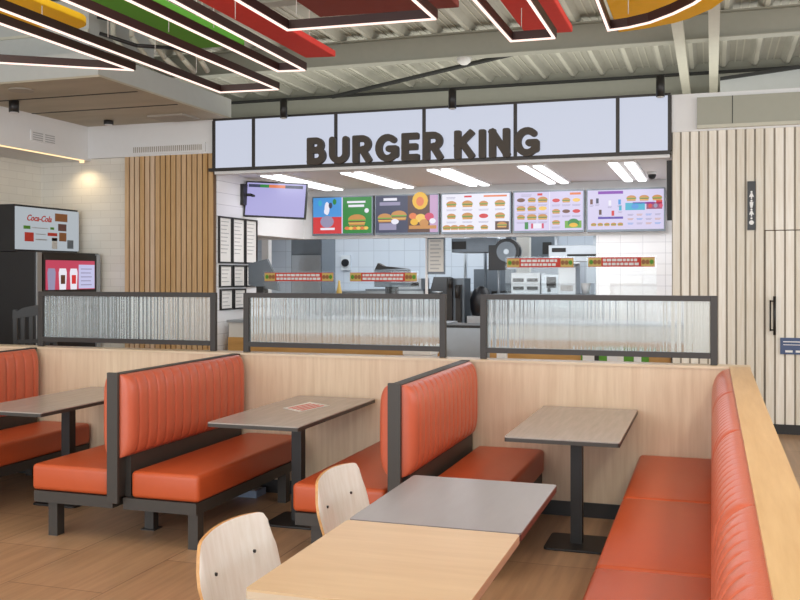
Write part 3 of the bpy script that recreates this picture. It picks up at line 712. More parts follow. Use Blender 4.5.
simple('ice_machine', 'white boxy ice machine with a slanted lid below the third banner right end', 'ice machine',
       [('body', MB().box(-2.13, -1.88, 13.9, 14.4, 1.37, 1.76, 'appliance')), ('lid', MB().prism([(13.88, 1.76), (14.4, 1.84), (14.4, 1.76)], -2.13, -1.88, 'white', 'X')), ('grille', MB().box(-2.10, -1.92, 13.89, 13.9, 1.42, 1.5, 'ink'))], (-2.0, 14.2, 1.37))
tag(MB().box(-3.1, -1.6, 13.85, 14.6, 0, 1.34, 'steel').box(-3.1, -1.55, 13.83, 14.6, 1.34, 1.37, 'steel_dark').build('equipment_table'), 'steel table carrying the toaster and coffee machine', 'table')
simple('stacked_cups', 'small stack of white cups beside the ice machine', 'cups',
       [('cup', MB().lathe([(0.05, 0), (0.075, 0.16), (0.07, 0.16), (0.05, 0.02)], (-1.76, 14.1, 1.37), 'white'))], (-1.76, 14.1, 1.37))
simple('heat_lamp', 'long steel heated hood right of the round fan', 'hood',
       [('body', MB().box(-2.25, -1.55, 13.75, 14.3, 1.84, 2.08, 'steel')), ('vent', MB().box(-2.2, -2.0, 13.73, 13.75, 1.98, 2.04, 'black')), ('rail', MB().box(-1.98, -1.56, 13.73, 13.75, 1.92, 1.95, 'black')), ('hanger', MB().box(-2.2, -2.16, 14.0, 14.04, 2.08, 2.9, 'steel')), ('hanger', MB().box(-1.64, -1.6, 14.0, 14.04, 2.08, 2.9, 'steel'))], (-1.9, 14, 1.84))
tag(MB().box(-2.95, -2.75, 14.9, 15.1, 0, 2.25, M['strip_cream'] if 'strip_cream' in M else 'offwhite').build('kitchen_post'), 'cream square post behind the kitchen machines', 'post')
# more machines in the gap
simple('grill_unit', 'dark grill unit with a raised hood beside the wall chart', 'grill',
       [('body', MB().box(-4.18, -3.93, 14.3, 14.7, 0, 1.28, 'steel_dark')), ('hood', MB().prism([(14.25, 1.34), (14.7, 1.34), (14.7, 1.6), (14.5, 1.62)], -4.2, -3.92, 'black_plastic', 'X')), ('handle', MB().cyl((-4.15, 14.22, 1.38), (-3.97, 14.22, 1.38), 0.015, 'steel'))], (-4.05, 14.5, 0))
for k, (x_, lab) in enumerate(((-3.86, 'steel vertical pipe left of the mixer'), (-3.52, 'steel vertical pipe behind the mixer'), (-3.30, 'steel vertical pipe right of the mixer'))):
    tag(MB().cyl((x_, 15.2, 0), (x_, 15.2, 2.9), 0.025, 'steel' if k != 1 else 'steel_dark', 12).build('kitchen_pipe'), lab, 'pipe', 'vertical pipes behind the kitchen machines')
simple('fryer_bank', 'grey steel fryer bank behind the mixer with black baskets', 'fryer',
       [('body', MB().box(-3.9, -3.0, 15.5, 16.0, 0, 1.25, 'steel')), ('back_panel', MB().box(-3.9, -3.0, 15.95, 16.0, 1.25, 1.75, 'steel_dark')),
        ('basket', MB().box(-3.8, -3.6, 15.55, 15.85, 1.25, 1.38, 'black')), ('basket', MB().box(-3.5, -3.3, 15.55, 15.85, 1.25, 1.38, 'black')), ('basket', MB().box(-3.22, -3.05, 15.55, 15.85, 1.25, 1.38, 'black'))], (-3.4, 15.7, 0))
tag(MB().box(-3.3, -2.5, 15.9, 16.3, 1.95, 2.3, 'steel_dark').box(-2.7, -2.55, 15.88, 15.9, 2.0, 2.2, 'black').box(-3.25, -3.2, 16.0, 16.1, 2.3, 2.9, 'steel').box(-2.6, -2.55, 16.0, 16.1, 2.3, 2.9, 'steel').build('wall_cabinet_unit'), 'dark steel cabinet hung behind the round fan', 'cabinet')
tag(MB().lathe([(0.05, 0.03), (0.09, 0.03), (0.08, -0.02), (0.04, -0.05), (0.01, -0.055)], (-2.86, 11.2, 4.255), 'paper').build('smoke_detector'), 'small white round detector under the roof beam above the sign', 'detector')
# shelf with tubs along the deep kitchen wall
sh = thing('kitchen_shelf', 'steel wall shelf on the deep tiled kitchen wall', 'shelf', (-5.4, 16.5, 1.35))
part(MB().box(-6.9, -3.9, 16.35, 16.69, 1.33, 1.36, 'steel'), 'board', sh)
tag(MB().cyl((-6.55, 16.62, 1.88), (-6.55, 16.70, 1.88), 0.07, 'black_plastic', 20).box(-6.64, -6.46, 16.66, 16.70, 1.74, 2.02, 'appliance').build('wall_clock_box'), 'small black round dial on the deep tiled kitchen wall', 'dial')
# camera at the alcove ceiling
sc = thing('security_camera', 'small dome camera under the alcove ceiling at the right end', 'camera', (-0.72, 12.6, 2.95))
part(MB().cyl((-0.72, 12.4, 2.92), (-0.72, 12.4, 2.95), 0.06, 'white', 20), 'mount', sc)
part(MB().lathe([(0.05, 0), (0.05, -0.02), (0.035, -0.05), (0.01, -0.06)], (-0.72, 12.4, 2.92), 'black_plastic'), 'dome', sc)
spk = MB().prism([(10.75, 2.9), (11.0, 2.9), (10.95, 2.3), (10.85, 2.25)], CX1-0.06, CX1+0.001, 'black', 'X')
tag(spk.build('wall_speaker'), 'slim black wall speaker at the right edge of the counter opening', 'speaker')

# ------------------------------------------------------------------ signs on the pale slats
ts = thing('toilet_sign', 'narrow upright black sign with stacked white figures on the pale slats', 'sign', (0.392, YF-0.02, 2.12))
part(MB().box(0.352, 0.432, YF-0.025, YF+0.001, 2.12, 2.63, 'black_plastic'), 'board', ts)
b = MB()
for k in range(4):
    z = 2.50-0.092*k; Y0, Y1 = YF-0.029, YF-0.025
    b.prism([(0.392+0.011*math.cos(a*PI/5), z+0.018+0.011*math.sin(a*PI/5)) for a in range(10)], Y0, Y1, 'white_mark', 'Y')
    if k == 3: b.prism([(0.392+0.024*math.cos(a*PI/6), z-0.026+0.024*math.sin(a*PI/6)) for a in range(12)], Y0, Y1, 'white_mark', 'Y')
    elif k % 2 == 0: b.prism([(0.384, z+0.006), (0.400, z+0.006), (0.416, z-0.034), (0.398, z-0.034), (0.398, z-0.055), (0.386, z-0.055), (0.386, z-0.034), (0.368, z-0.034)], Y0, Y1, 'white_mark', 'Y')
    else: b.prism([(0.374, z+0.006), (0.410, z+0.006), (0.408, z-0.025), (0.402, z-0.056), (0.382, z-0.056), (0.376, z-0.025)], Y0, Y1, 'white_mark', 'Y')
part(b, 'pictogram', ts)
bs = thing('door_sign', 'blue rectangular notice on the slatted door beside the handle', 'sign', (0.86, YF-0.02, 0.83))
part(MB().box(0.672, 1.05, YF-0.02, YF+0.001, 0.83, 1.0, 'blue_sign'), 'board', bs)
b = MB().box(0.70, 1.02, YF-0.024, YF-0.02, 0.955, 0.965, 'white_mark').box(0.70, 1.0, YF-0.024, YF-0.02, 0.925, 0.932, 'white_mark')
for k in range(3): b.box(0.72+0.1*k, 0.79+0.1*k, YF-0.024, YF-0.02, 0.85, 0.872, 'white_mark')
part(b, 'lettering', bs)

# ------------------------------------------------------------------ ventilation grilles, downlights on the left
def grille(name, lab, mk):
    t = thing(name, lab, 'air vent', mk['loc'])
    for pn, m_ in mk['parts']: part(m_, pn, t)
b = MB().box(-7.13, -6.05, YF-0.03, YF-0.005, 3.20, 3.32, 'white')
s = MB()
for k in range(36): s.box(-7.09+0.028*k, -7.078+0.028*k, YF-0.034, YF-0.03, 3.225, 3.295, 'slat_grey')
grille('air_vent', 'long white slotted air vent above the warm slatted wall', {'loc': (-6.6, YF, 3.2), 'parts': [('frame', b), ('louvre', s)]})
b = MB().box(-7.801, -7.785, 9.48, 9.94, 3.27, 3.40, 'white'); s = MB()
for c in (9.51, 9.73):
    for k in range(4): s.box(-7.786, -7.782, c, c+0.18, 3.285+0.027*k, 3.298+0.027*k, 'ink')
grille('air_grille', 'small square pair of white air grilles on the left soffit', {'loc': (-7.8, 9.7, 3.27), 'parts': [('frame', b), ('louvre', s)]})
for (x, y, r, hh, lab) in ((-7.42, 8.75, 0.055, 0.13, 'black ceiling downlight nearest the left edge of the photo'), (-7.24, 10.25, 0.06, 0.05, 'flat black downlight right of the soffit corner')):
    t = thing('ceiling_downlight', lab, 'downlight', (x, y, 3.6-hh))
    part(MB().cyl((x, y, 3.6-hh), (x, y, 3.60), r, 'black', 20), 'body', t)
    part(MB().cyl((x, y, 3.594-hh), (x, y, 3.601-hh), r*0.8, 'white', 20), 'lens', t)
tag(MB().box(-6.55, -6.05, 10.05, 10.45, 3.575, 3.60, 'slat_grey').build('ceiling_speaker'), 'flat grey ceiling unit above the long slotted vent', 'ceiling unit')
tag(MB().cyl((-6.9, 8.25, 3.585), (-6.9, 8.25, 3.6), 0.13, 'slat_grey', 24).build('ceiling_grille'), 'round grey grille set in the left ceiling slab', 'air vent')

# ------------------------------------------------------------------ drinks station
ds = thing('drinks_station', 'tall black self service drinks cabinet against the left tiled wall', 'drinks cabinet', (-8.1, 9.95, 0))
part(MB().box(-8.6, -7.62, 9.35, 10.58, 0, 1.93, 'black_plastic'), 'body', ds, 0.008)
part(MB().box(-7.621, -7.60, 9.36, 9.44, 0, 1.92, 'steel'), 'side_rail', ds)
part(MB().box(-7.621, -7.60, 10.50, 10.58, 0.4, 1.92, 'steel'), 'side_rail', ds)
part(MB().box(-7.62, -7.595, 9.46, 10.49, 1.42, 1.90, 'black'), 'screen_bezel', ds)
Rx = lambda x, y, z: Matrix.Translation((x, y, z)) @ Matrix.Rotation(math.radians(90), 4, 'Z')   # local x -> world +y, facing +x
ps = MB().box(-7.596, -7.592, 9.50, 10.45, 1.47, 1.83, colm('drink_pink', (196, 62, 92)))
part(ps, 'display', ds)
b = MB(); 
for k, yy in enumerate((9.58, 9.79, 10.0)):
    T = Rx(-7.588, yy+0.02, 1.60)
    b.prism([(-0.06, -0.13), (0.06, -0.13), (0.075, 0.08), (0.06, 0.13), (-0.06, 0.13), (-0.075, 0.08)], -0.001, 0.001, WH if k != 0 else GY, 'Y', mtx=T)
    b.box(-0.04, 0.04, -0.004, -0.001, -0.06, 0.05, (GY, BK, RD)[k], T)
b.box(-0.16, 0.16, -0.001, 0.001, -0.14, 0.16, colm('drink_lilac', (200, 200, 236)), Rx(-7.588, 10.28, 1.62))
for k in range(5): b.box(-0.12, 0.1-0.02*(k % 2), -0.003, -0.001, 0.10-0.05*k, 0.112-0.05*k, GY, Rx(-7.588, 10.28, 1.62))
part(b, 'drinks_picture', ds)
dh = thing('drinks_sign', 'white lit header sign with red script above the black drinks cabinet', 'sign', (-8.2, 9.95, 1.93))
part(MB().box(-8.5, -7.92, 9.35, 10.54, 1.935, 2.50, 'black_plastic'), 'casing', dh)
part(MB().box(-7.921, -7.90, 9.355, 10.535, 1.96, 2.475, emit('header_panel', (206, 216, 224), 0.62)), 'panel', dh)
b = MB(); TX = -7.899
add_text(b, 'Coca-Cola', 0.105, 'red_ink', Rx(TX+0.001, 9.76, 2.345), offset=0.002, shear=0.35)
for (y0, y1, z0, z1, m_) in ((9.48, 9.60, 2.21, 2.25, 'leaf'), (9.63, 9.92, 2.225, 2.235, 'ink'), (9.97, 10.04, 2.22, 2.25, 'leaf'), (9.50, 9.66, 2.06, 2.17, 'red_ink'), (9.92, 10.10, 2.14, 2.18, 'red_ink'), (9.70, 9.88, 2.15, 2.16, 'ink'), (9.70, 9.90, 2.08, 2.095, 'ink'),
                             (10.06, 10.30, 2.33, 2.43, 'strip_bun'), (10.12, 10.28, 2.21, 2.30, 'edge_maroon'), (10.14, 10.28, 2.08, 2.19, 'strip_bun'), (10.0, 10.1, 1.98, 2.11, 'offwhite'), (10.0, 10.1, 2.08, 2.12, 'edge_maroon'), (10.30, 10.42, 1.99, 2.10, 'steel_dark')):
    b.box(TX, TX+0.003, y0, y1, z0, z1, m_)
part(b, 'printed_artwork', dh)
# black slatted high chair
hc = thing('high_chair', 'black slatted chair standing before the drinks cabinet behind the partition', 'chair', (-6.85, 8.3, 0))
T = Matrix.Translation((-6.82, 8.3, 0)) @ Matrix.Rotation(math.radians(25), 4, 'Z')
for sx in (-1, 1):
    part(MB().prism([(sx*0.19-0.02, 0), (sx*0.19+0.02, 0), (sx*0.21+0.02, 1.28), (sx*0.21-0.02, 1.28)], 0.16, 0.20, 'black', 'Y', mtx=T), 'leg', hc)
    part(MB().prism([(sx*0.20-0.02, 0), (sx*0.20+0.02, 0), (sx*0.18+0.02, 0.78), (sx*0.18-0.02, 0.78)], -0.20, -0.16, 'black', 'Y', mtx=T), 'leg', hc)
part(MB().box(-0.21, 0.21, -0.2, 0.2, 0.76, 0.80, 'black', T), 'seat', hc)
b = MB().prism([(-0.23, 1.24), (-0.12, 1.30), (0, 1.325), (0.12, 1.33), (0.23, 1.30), (0.23, 1.25), (-0.23, 1.18)], 0.155, 0.205, 'black', 'Y', mtx=T)
part(b, 'top_rail', hc)
for k in range(4): part(MB().box(-0.15+0.085*k, -0.11+0.085*k, 0.17, 0.19, 0.80, 1.27, 'black', T), 'back_slat', hc)
part(MB().box(-0.2, 0.2, 0.165, 0.195, 0.92, 0.96, 'black', T), 'back_rail', hc)

# ------------------------------------------------------------------ booth partition, low wall on the right
PY = 6.55
struct(MB().box(-12, 0.24, PY, PY+0.16, 0.1, 1.035, 'partition').box(-12, 0.24, PY+0.01, PY+0.16, 0, 0.1, 'black').build('wall_partition'))
struct(MB().box(-12, 0.24, PY-0.008, PY+0.17, 1.035, 1.052, 'partition_top').build('trim_10'))
struct(MB().box(0.115, 0.225, -0.5, PY-0.008, 0.1, 1.035, 'cap').box(0.125, 0.215, -0.5, PY-0.008, 0, 0.1, 'black').build('wall_low_right'))
struct(MB().box(0.108, 0.232, -0.5, PY-0.008, 1.035, 1.055, 'cap').build('trim_11'))
struct(MB().box(-12, 0.1, PY-0.012, PY, 0, 0.1, 'black').build('baseboard_partition'))

# reeded glass screens
def reeded_pane(x0, x1, z0, z1, y):
    b = MB(); pr = []; rng = random.Random(int(x0*100)); a = x0
    while a < x1-0.001:
        w_ = min(rng.choice((0.018, 0.024, 0.03, 0.045)), x1-a); d_ = w_*rng.uniform(0.06, 0.2)
        for q in range(6):
            u = q/6; pr.append((a+u*w_, y-d_*math.sin(PI*u)))
        a += w_
    pr.append((x1, y))
    m_ = len(pr)
    vs = [(a, c, z0) for a, c in pr]+[(a, c, z1) for a, c in pr]
    b.add(vs, [(i, i+1, m_+i+1, m_+i) for i in range(m_-1)], 'reeded', True)
    return b
def glass_screen(x0, x1, lab):
    t = thing('glass_screen', lab, 'glass screen', ((x0+x1)/2, 6.64, 1.052), 'reeded glass screens on the booth partition')
    y0, y1 = 6.62, 6.66; w = 0.045
    for a in (x0, x1-w): part(MB().box(a, a+w, y0, y1, 1.052, 1.512, 'screen_frame'), 'post', t, 0.003)
    part(MB().box(x0+w, x1-w, y0, y1, 1.475, 1.512, 'screen_frame'), 'top_rail', t)
    part(MB().box(x0+w, x1-w, y0, y1, 1.095, 1.132, 'screen_frame'), 'bottom_rail', t)
    part(reeded_pane(x0+w, x1-w, 1.132, 1.475, 6.642), 'glass_pane', t)
glass_screen(-5.37, -3.70, 'leftmost reeded glass screen in a black frame, before the warm slatted wall')
glass_screen(-3.455, -1.83, 'middle reeded glass screen in a black frame, above the second booth')
glass_screen(-1.573, 0.035, 'rightmost reeded glass screen in a black frame, behind the far single table')

# ------------------------------------------------------------------ upholstery
def channel_cushion(w, hgt, t, n, tilt=0.0):
    """Backrest pad: local x along width 0..w, y = puffed front towards -y, z height 0..hgt."""
    b = MB(); nu = n*12; nv = 26
    F = []
    for j in range(nv+1):
        v = 0.5-0.5*math.cos(PI*j/nv)
        ev = (1-abs(2*v-1)**5)**0.5
        for i in range(nu+1):
            u = i/nu
            eu = (1-abs(2*u-1)**26)**0.5
            ch = abs(math.sin(PI*n*u))**0.3
            blend = min(1, min(v, 1-v)*40)
            d = t*(0.10+0.90*ev*eu*(1-0.2*(1-ch)*blend))
            zz = 0.5+(v-0.5)*(1-0.0*eu)
            F.append((u*w, -d, v*hgt))
    m_ = nu+1
    fs = [(j*m_+i, j*m_+i+1, (j+1)*m_+i+1, (j+1)*m_+i) for j in range(nv) for i in range(nu)]
    b.add(F, fs, 'leather_back_sheen', True)
    k = len(b.v)
    # border
    loop = [i for i in range(m_)] + [j*m_+nu for j in range(1, nv+1)] + [nv*m_+i for i in range(nu-1, -1, -1)] + [j*m_ for j in range(nv-1, 0, -1)]
    mi = b.slot('leather_back_sheen')
    base = [(b.v[i][0], 0.0, b.v[i][2]) for i in loop]
    b.v += base; L = len(loop)
    for i in range(L):
        b.f.append([loop[i], loop[(i+1) % L], k+(i+1) % L, k+i]); b.mi.append(mi); b.sm.append(False)
    b.f.append([k+i for i in range(L)]); b.mi.append(mi); b.sm.append(False)
    return b
def place(b, T): b.v = [tuple(T @ Vector(v)) for v in b.v]; return b
def seat_pad(x0, x1, y0, y1, z0, z1, m='leather'):
    """Soft box: rounded edges and slightly crowned top."""
    b = MB(); N = 14; M2 = 14
    w, l, h = x1-x0, y1-y0, z1-z0; r = 0.028
    # build as a superellipsoid-like rounded box via bmesh
    bm = bmesh.new(); bmesh.ops.create_cube(bm, size=1.0)
    for v in bm.verts: v.co = Vector(((v.co.x+0.5)*w+x0, (v.co.y+0.5)*l+y0, (v.co.z+0.5)*h+z0))
    bmesh.ops.bevel(bm, geom=list(bm.edges), offset=r, segments=4, profile=0.5, affect='EDGES')
    top = [f for f in bm.faces if f.normal.z > 0.99 and f.calc_area() > 0.05]
    bm.verts.ensure_lookup_table(); bm.verts.index_update()
    vs = [tuple(v.co) for v in bm.verts]; fs = [[v.index for v in f.verts] for f in bm.faces]
    bm.free(); b.add(vs, fs, m, True)
    return b

# ------------------------------------------------------------------ back-to-back booth benches
def booth(cx, lab):
    t = thing('booth_bench', lab, 'bench', (cx, 5.7, 0), 'back to back orange booth benches')
    y0, y1 = 5.0, 6.53; DM = 'dark_metal'
    part(MB().box(cx-0.0375, cx+0.0375, y0-0.06, y0-0.035, 0.26, 1.055, DM), 'front_post', t, 0.003)
    part(MB().box(cx-0.03, cx+0.03, y1-0.06, y1, 0.0, 1.05, DM), 'rear_post', t, 0.003)
    part(MB().box(cx-0.033, cx+0.033, y0-0.035, y1, 1.035, 1.047, DM), 'top_rail', t)
    part(MB().box(cx-0.02, cx+0.02, y0-0.035, y1-0.06, 0.29, 1.035, DM), 'back_panel', t)
    for s in (-1, 1):
        f = MB()
        xa, xb = (cx+0.0375, cx+0.545) if s > 0 else (cx-0.62, cx-0.0375)
        f.box(xa, xb, y0, y0+0.06, 0.215, 0.285, DM).box(xa, xb, y1-0.06, y1, 0.215, 0.285, DM)
        xo = xb-0.06 if s > 0 else xa
        f.box(xo, xo+0.06, y0+0.06, y1-0.06, 0.215, 0.285, DM)
        f.box(min(cx+s*0.04, cx+s*0.10), max(cx+s*0.04, cx+s*0.10), y0+0.06, y1-0.06, 0.215, 0.285, DM)
        part(f, 'seat_frame', t)
        part(MB().box(min(cx+s*0.02, cx+s*0.06), max(cx+s*0.02, cx+s*0.06), y0+0.05, y1-0.03, 0.285, 0.545, DM), 'back_rail', t)
        xa2, xb2 = (cx+0.09, cx+0.56) if s > 0 else (cx-0.64, cx-0.05)
        if s < 0: xb2 = cx-0.07
        part(seat_pad(xa2, xb2, y0+0.0, y1, 0.287, 0.452), 'seat_cushion', t)
        pad = channel_cushion(1.53, 0.507, 0.085, 15)
        if s > 0: T = Matrix.Translation((cx+0.03, y0-0.03, 0.535)) @ Matrix.Rotation(math.radians(90), 4, 'Z')
        else: T = Matrix.Translation((cx-0.03, y0+1.50, 0.535)) @ Matrix.Rotation(math.radians(-90), 4, 'Z')
        part(place(pad, T), 'backrest_cushion', t)
        lx = cx+0.505 if s > 0 else cx-0.50
        for yy in (y0+0.05, y1-0.24): part(MB().box(lx-0.033, lx+0.033, yy-0.02, yy+0.05, 0, 0.216, DM), 'leg', t)
    part(MB().box(cx-0.033, cx+0.033, 5.34, 5.40, 0, 0.29, DM).box(cx-0.05, cx+0.05, 5.32, 5.42, 0, 0.006, DM), 'leg', t)
    return t
booth(-3.466, 'orange booth bench in full view, left of the table with the paper mat')
booth(-1.658, 'orange booth bench left of the far single table, behind the grey square table')
booth(-5.34, 'orange booth bench cut off by the left edge of the photo')

# long wall bench on the right in modules
lb = thing('wall_bench', 'long orange bench along the low wall on the right, seat and back in sections', 'bench', (-0.2, 4.0, 0))
part(MB().box(-0.42, 0.10, -0.3, PY-0.02, 0.10, 0.285, 'partition'), 'base', lb)
part(MB().box(-0.38, 0.10, -0.3, PY-0.02, 0.0, 0.10, 'black'), 'plinth', lb)
yb = PY-0.01
for k in range(5):
    ya = yb-1.285
    part(seat_pad(-0.462, 0.02, ya+0.004, yb-0.004, 0.285, 0.452), 'seat_cushion', lb)
    pad = channel_cushion(1.277, 0.60, 0.115, 15)
    T = Matrix.Translation((0.112, yb-0.004, 0.44)) @ Matrix.Rotation(math.radians(-90), 4, 'Z')
    part(place(pad, T), 'backrest_cushion', lb)
    yb = ya

# ------------------------------------------------------------------ tables
def table(cx, cy, w, l, lab, top='table_grey', edge='black', base=0.36, grp=None, yb=None):
    t = thing('pedestal_table', lab, 'table', (cx, cy, 0), grp)
    r = 0.012
    def rr(x0, x1, y0, y1, r, n=4):
        out = []
        for (px, py, a0) in ((x1-r, y1-r, 0), (x0+r, y1-r, 90), (x0+r, y0+r, 180), (x1-r, y0+r, 270)):
            for i in range(n+1): a = math.radians(a0+90*i/n); out.append((px+r*math.cos(a), py+r*math.sin(a)))
        return out
    part(MB().prism(rr(cx-w/2, cx+w/2, cy-l/2, cy+l/2, 0.015), 0.743, 0.75, top), 'tabletop', t)
    part(MB().prism(rr(cx-w/2-0.0005, cx+w/2+0.0005, cy-l/2-0.0005, cy+l/2+0.0005, 0.015), 0.722, 0.7432, edge), 'edge_band', t)
    c2 = cy if yb is None else yb
    part(MB().box(cx-0.035, cx+0.035, c2-0.035, c2+0.035, 0.012, 0.722, 'black'), 'pedestal', t)
    part(MB().prism(rr(cx-base/2, cx+base/2, c2-base/2, c2+base/2, 0.03), 0, 0.014, 'black'), 'base_plate', t, 0.003)
    part(MB().box(cx-0.15, cx+0.15, c2-0.15, c2+0.15, 0.714, 0.7225, 'black'), 'mounting_plate', t)
    return t
table(-0.786, 5.87, 0.63, 1.32, 'grey topped table between the long wall bench and the nearest booth bench', edge='dark_metal')
table(-2.63, 5.83, 0.61, 1.36, 'grey topped booth table with a printed paper mat on it', edge='dark_metal')
table(-4.46, 5.83, 0.61, 1.36, 'grey topped booth table at the left, before the cut off bench', edge='dark_metal')
M['table_slate'] = wood('slate_grey_laminate', (136, 130, 130), (130, 124, 124), 'Y', 3.0, 6, rough=0.28)
table(-0.953, 3.678, 0.642, 0.81, 'square slate grey table pushed against the blond wooden table', top='table_slate', edge='edge_maroon')
table(-0.953, 2.855, 0.642, 0.81, 'blond wooden table nearest the camera, beside the front chair', top='table_light', edge='table_edge')
# paper mat
pm = MB().prism([(-2.752, 5.848), (-2.578, 5.728), (-2.50, 6.063), (-2.701, 6.183)], 0.7505, 0.752, 'paper')
for k in range(4):
    pm.prism([(-2.72+0.04*k, 5.85-0.02*k+0.0), (-2.70+0.04*k, 5.84-0.02*k), (-2.65+0.04*k, 6.1-0.02*k), (-2.67+0.04*k, 6.11-0.02*k)], 0.752, 0.7526, 'red_ink')
tag(pm.build('paper_mat'), 'red and white printed paper mat lying on the booth table', 'paper')
tag(MB().box(-3.40, -3.20, 6.34, 6.50, 0.0, 0.05, mat('pale_blue_card', (140, 158, 182), rough=0.6)).box(-3.38, -3.22, 6.36, 6.48, 0.05, 0.055, 'ink').build('floor_box'), 'flat bluish box lying on the floor under the booth bench by the partition', 'box')

# ------------------------------------------------------------------ chairs
def chair(cy, lab, first=None, rot=0.0):
    if first is not None:
        c = copy_tree(first); c.location.y = cy; c['label'] = lab; c.rotation_euler.z = rot; return c
    cx = -1.37
    t = thing('dining_chair', lab, 'chair', (cx, cy, 0), 'bent plywood chairs at the near tables')
    # moulded back shell: grid on a curved surface; chair faces +x
    def shell(off, mtl):
        b = MB(); nu, nv = 24, 16; pts = []
        for j in range(nv+1):
            v = j/nv
            for i in range(nu+1):
                u = -1+2*i/nu
                # rounded, gently arched outline narrowing towards the bottom
                hw = 0.275*(0.93+0.07*math.sin(min(1, v*1.25)*PI/2))
                z = 0.47+0.36*v
                lim = 0.79-0.02*u*u-0.075*(max(0, abs(u)-0.76)/0.24)**2.4
                z = 0.47+(lim-0.47)*v
                y = cy+u*hw*(1-0.05*max(0, v-0.8)*5*abs(u)**6)
                xx = cx-0.185-0.06*(v**1.1)+0.05*u*u
                pts.append((xx+off, y, z))
        m_ = nu+1
        return pts, nu, nv, m_
    A, nu, nv, m_ = shell(0.006, None); B, *_ = shell(-0.006, None)
    b = MB()
    b.add(A, [(j*m_+i, j*m_+i+1, (j+1)*m_+i+1, (j+1)*m_+i) for j in range(nv) for i in range(nu)], 'chair_face', True)
    b.add(B, [(j*m_+i, (j+1)*m_+i, (j+1)*m_+i+1, j*m_+i+1) for j in range(nv) for i in range(nu)], 'chair_edge', True)
    loop = [i for i in range(m_)] + [j*m_+nu for j in range(1, nv+1)] + [nv*m_+i for i in range(nu-1, -1, -1)] + [j*m_ for j in range(nv-1, 0, -1)]
    vs = [A[i] for i in loop]+[B[i] for i in loop]; L = len(loop)
    b.add(vs, [(i, (i+1) % L, L+(i+1) % L, L+i) for i in range(L)], 'chair_edge')
    bk = part(b, 'backrest', t)
    for sy in (-1, 1):
        part(MB().cyl((cx-0.226, cy+sy*0.14, 0.655), (cx-0.193, cy+sy*0.14, 0.655), 0.006, 'black', 12), 'bolt', bk)
    # seat
    s = MB(); pts = []
    for (px, py, r, a0) in ((cx+0.17, cy+0.17, 0.05, 0), (cx-0.17, cy+0.14, 0.06, 90), (cx-0.17, cy-0.14, 0.06, 180), (cx+0.17, cy-0.17, 0.05, 270)):
        for i in range(6): a = math.radians(a0+18*i); pts.append((px+r*math.cos(a), py+r*math.sin(a)))
    s.prism(pts, 0.445, 0.458, 'chair_face')
    part(s, 'seat', t)
    part(MB().tube([(cx-0.15, cy-0.1, 0.44), (cx-0.215, cy-0.1, 0.46), (cx-0.235, cy-0.1, 0.70)], 0.009, 'black').tube([(cx-0.15, cy+0.1, 0.44), (cx-0.215, cy+0.1, 0.46), (cx-0.235, cy+0.1, 0.70)], 0.009, 'black').box(cx-0.16, cx+0.12, cy-0.14, cy+0.14, 0.43, 0.445, 'black'), 'back_support', t)
    for sx in (-1, 1):
        for sy in (-1, 1):
            part(MB().cyl((cx+sx*0.13, cy+sy*0.13, 0.44), (cx+sx*0.19, cy+sy*0.19, 0), 0.012, 'black', 12, 0.009), 'leg', t)
    return t
c1 = chair(2.95, 'bent plywood chair nearest the camera, beside the blond wooden table')
c2 = chair(3.915, 'bent plywood chair beside the slate grey table, in front of a booth bench', c1)

# ------------------------------------------------------------------ hanging light frames and boards
def frame_light(pts, lab, closed=False, z=3.2, wires=()):
    """Profile along a polyline: dark burgundy bar with a light strip under it."""
    t = thing('light_frame', lab, 'pendant light', (pts[len(pts)//2][0], pts[len(pts)//2][1], z), 'hanging outline lights over the hall')
    def band(z0, z1, wd, m_):
        b = MB(); n = len(pts); L, R2 = [], []
        for i, pnt in enumerate(pts):
            p = Vector(pnt)
            d0 = (p-Vector(pts[i-1])).normalized() if (i > 0 or closed) else None
            d1 = (Vector(pts[(i+1) % n])-p).normalized() if (i < n-1 or closed) else None
            if d0 is None: d0 = d1
            if d1 is None: d1 = d0
            tdir = (d0+d1).normalized(); nrm = Vector((-tdir.y, tdir.x)); k = wd/2/max(0.35, nrm.dot(Vector((-d1.y, d1.x))))
            L.append(p+nrm*k); R2.append(p-nrm*k)
        vs = [(q.x, q.y, z0) for q in L]+[(q.x, q.y, z0) for q in R2]+[(q.x, q.y, z1) for q in L]+[(q.x, q.y, z1) for q in R2]
        fs = []
        rng = range(n if closed else n-1)
        for i in rng:
            j = (i+1) % n
            fs += [(i, j, n+j, n+i), (2*n+i, 3*n+i, 3*n+j, 2*n+j), (i, 2*n+i, 2*n+j, j), (n+i, n+j, 3*n+j, 3*n+i)]
        if not closed: fs += [(0, n, 3*n, 2*n), (n-1, 3*n-1, 4*n-1, 2*n-1)]
        b.add(vs, fs, m_); return b
    part(band(z+0.01, z+0.065, 0.03, 'burgundy'), 'profile', t)
    part(band(z, z+0.01, 0.015, 'led'), 'light_strip', t)
    for (wx, wy) in wires: part(MB().cyl((wx, wy, z+0.09), (wx, wy, RZ+0.04), 0.003, 'offwhite', 6), 'wire', t)
frame_light([(-4.185, 2.6), (-4.185, 6.22), (-4.96, 5.70), (-5.75, 5.18), (-5.75, 2.6)], 'hanging outline light with a pointed corner at the far left', True, wires=((-4.185, 5.2), (-5.75, 4.2)))
frame_light([(-3.94, 2.6), (-3.98, 7.21), (-3.46, 7.24), (-3.50, 2.6)], 'hanging rectangular outline light reaching furthest towards the counter', True, wires=((-3.96, 5.6), (-3.48, 5.6), (-3.97, 6.8), (-3.97, 6.2)))
frame_light([(-3.13, 2.6), (-3.148, 6.60), (-2.945, 6.63), (-2.86, 2.6)], 'narrow hanging outline light between the green and red boards', True, wires=((-2.90, 5.45), (-3.14, 5.6)))
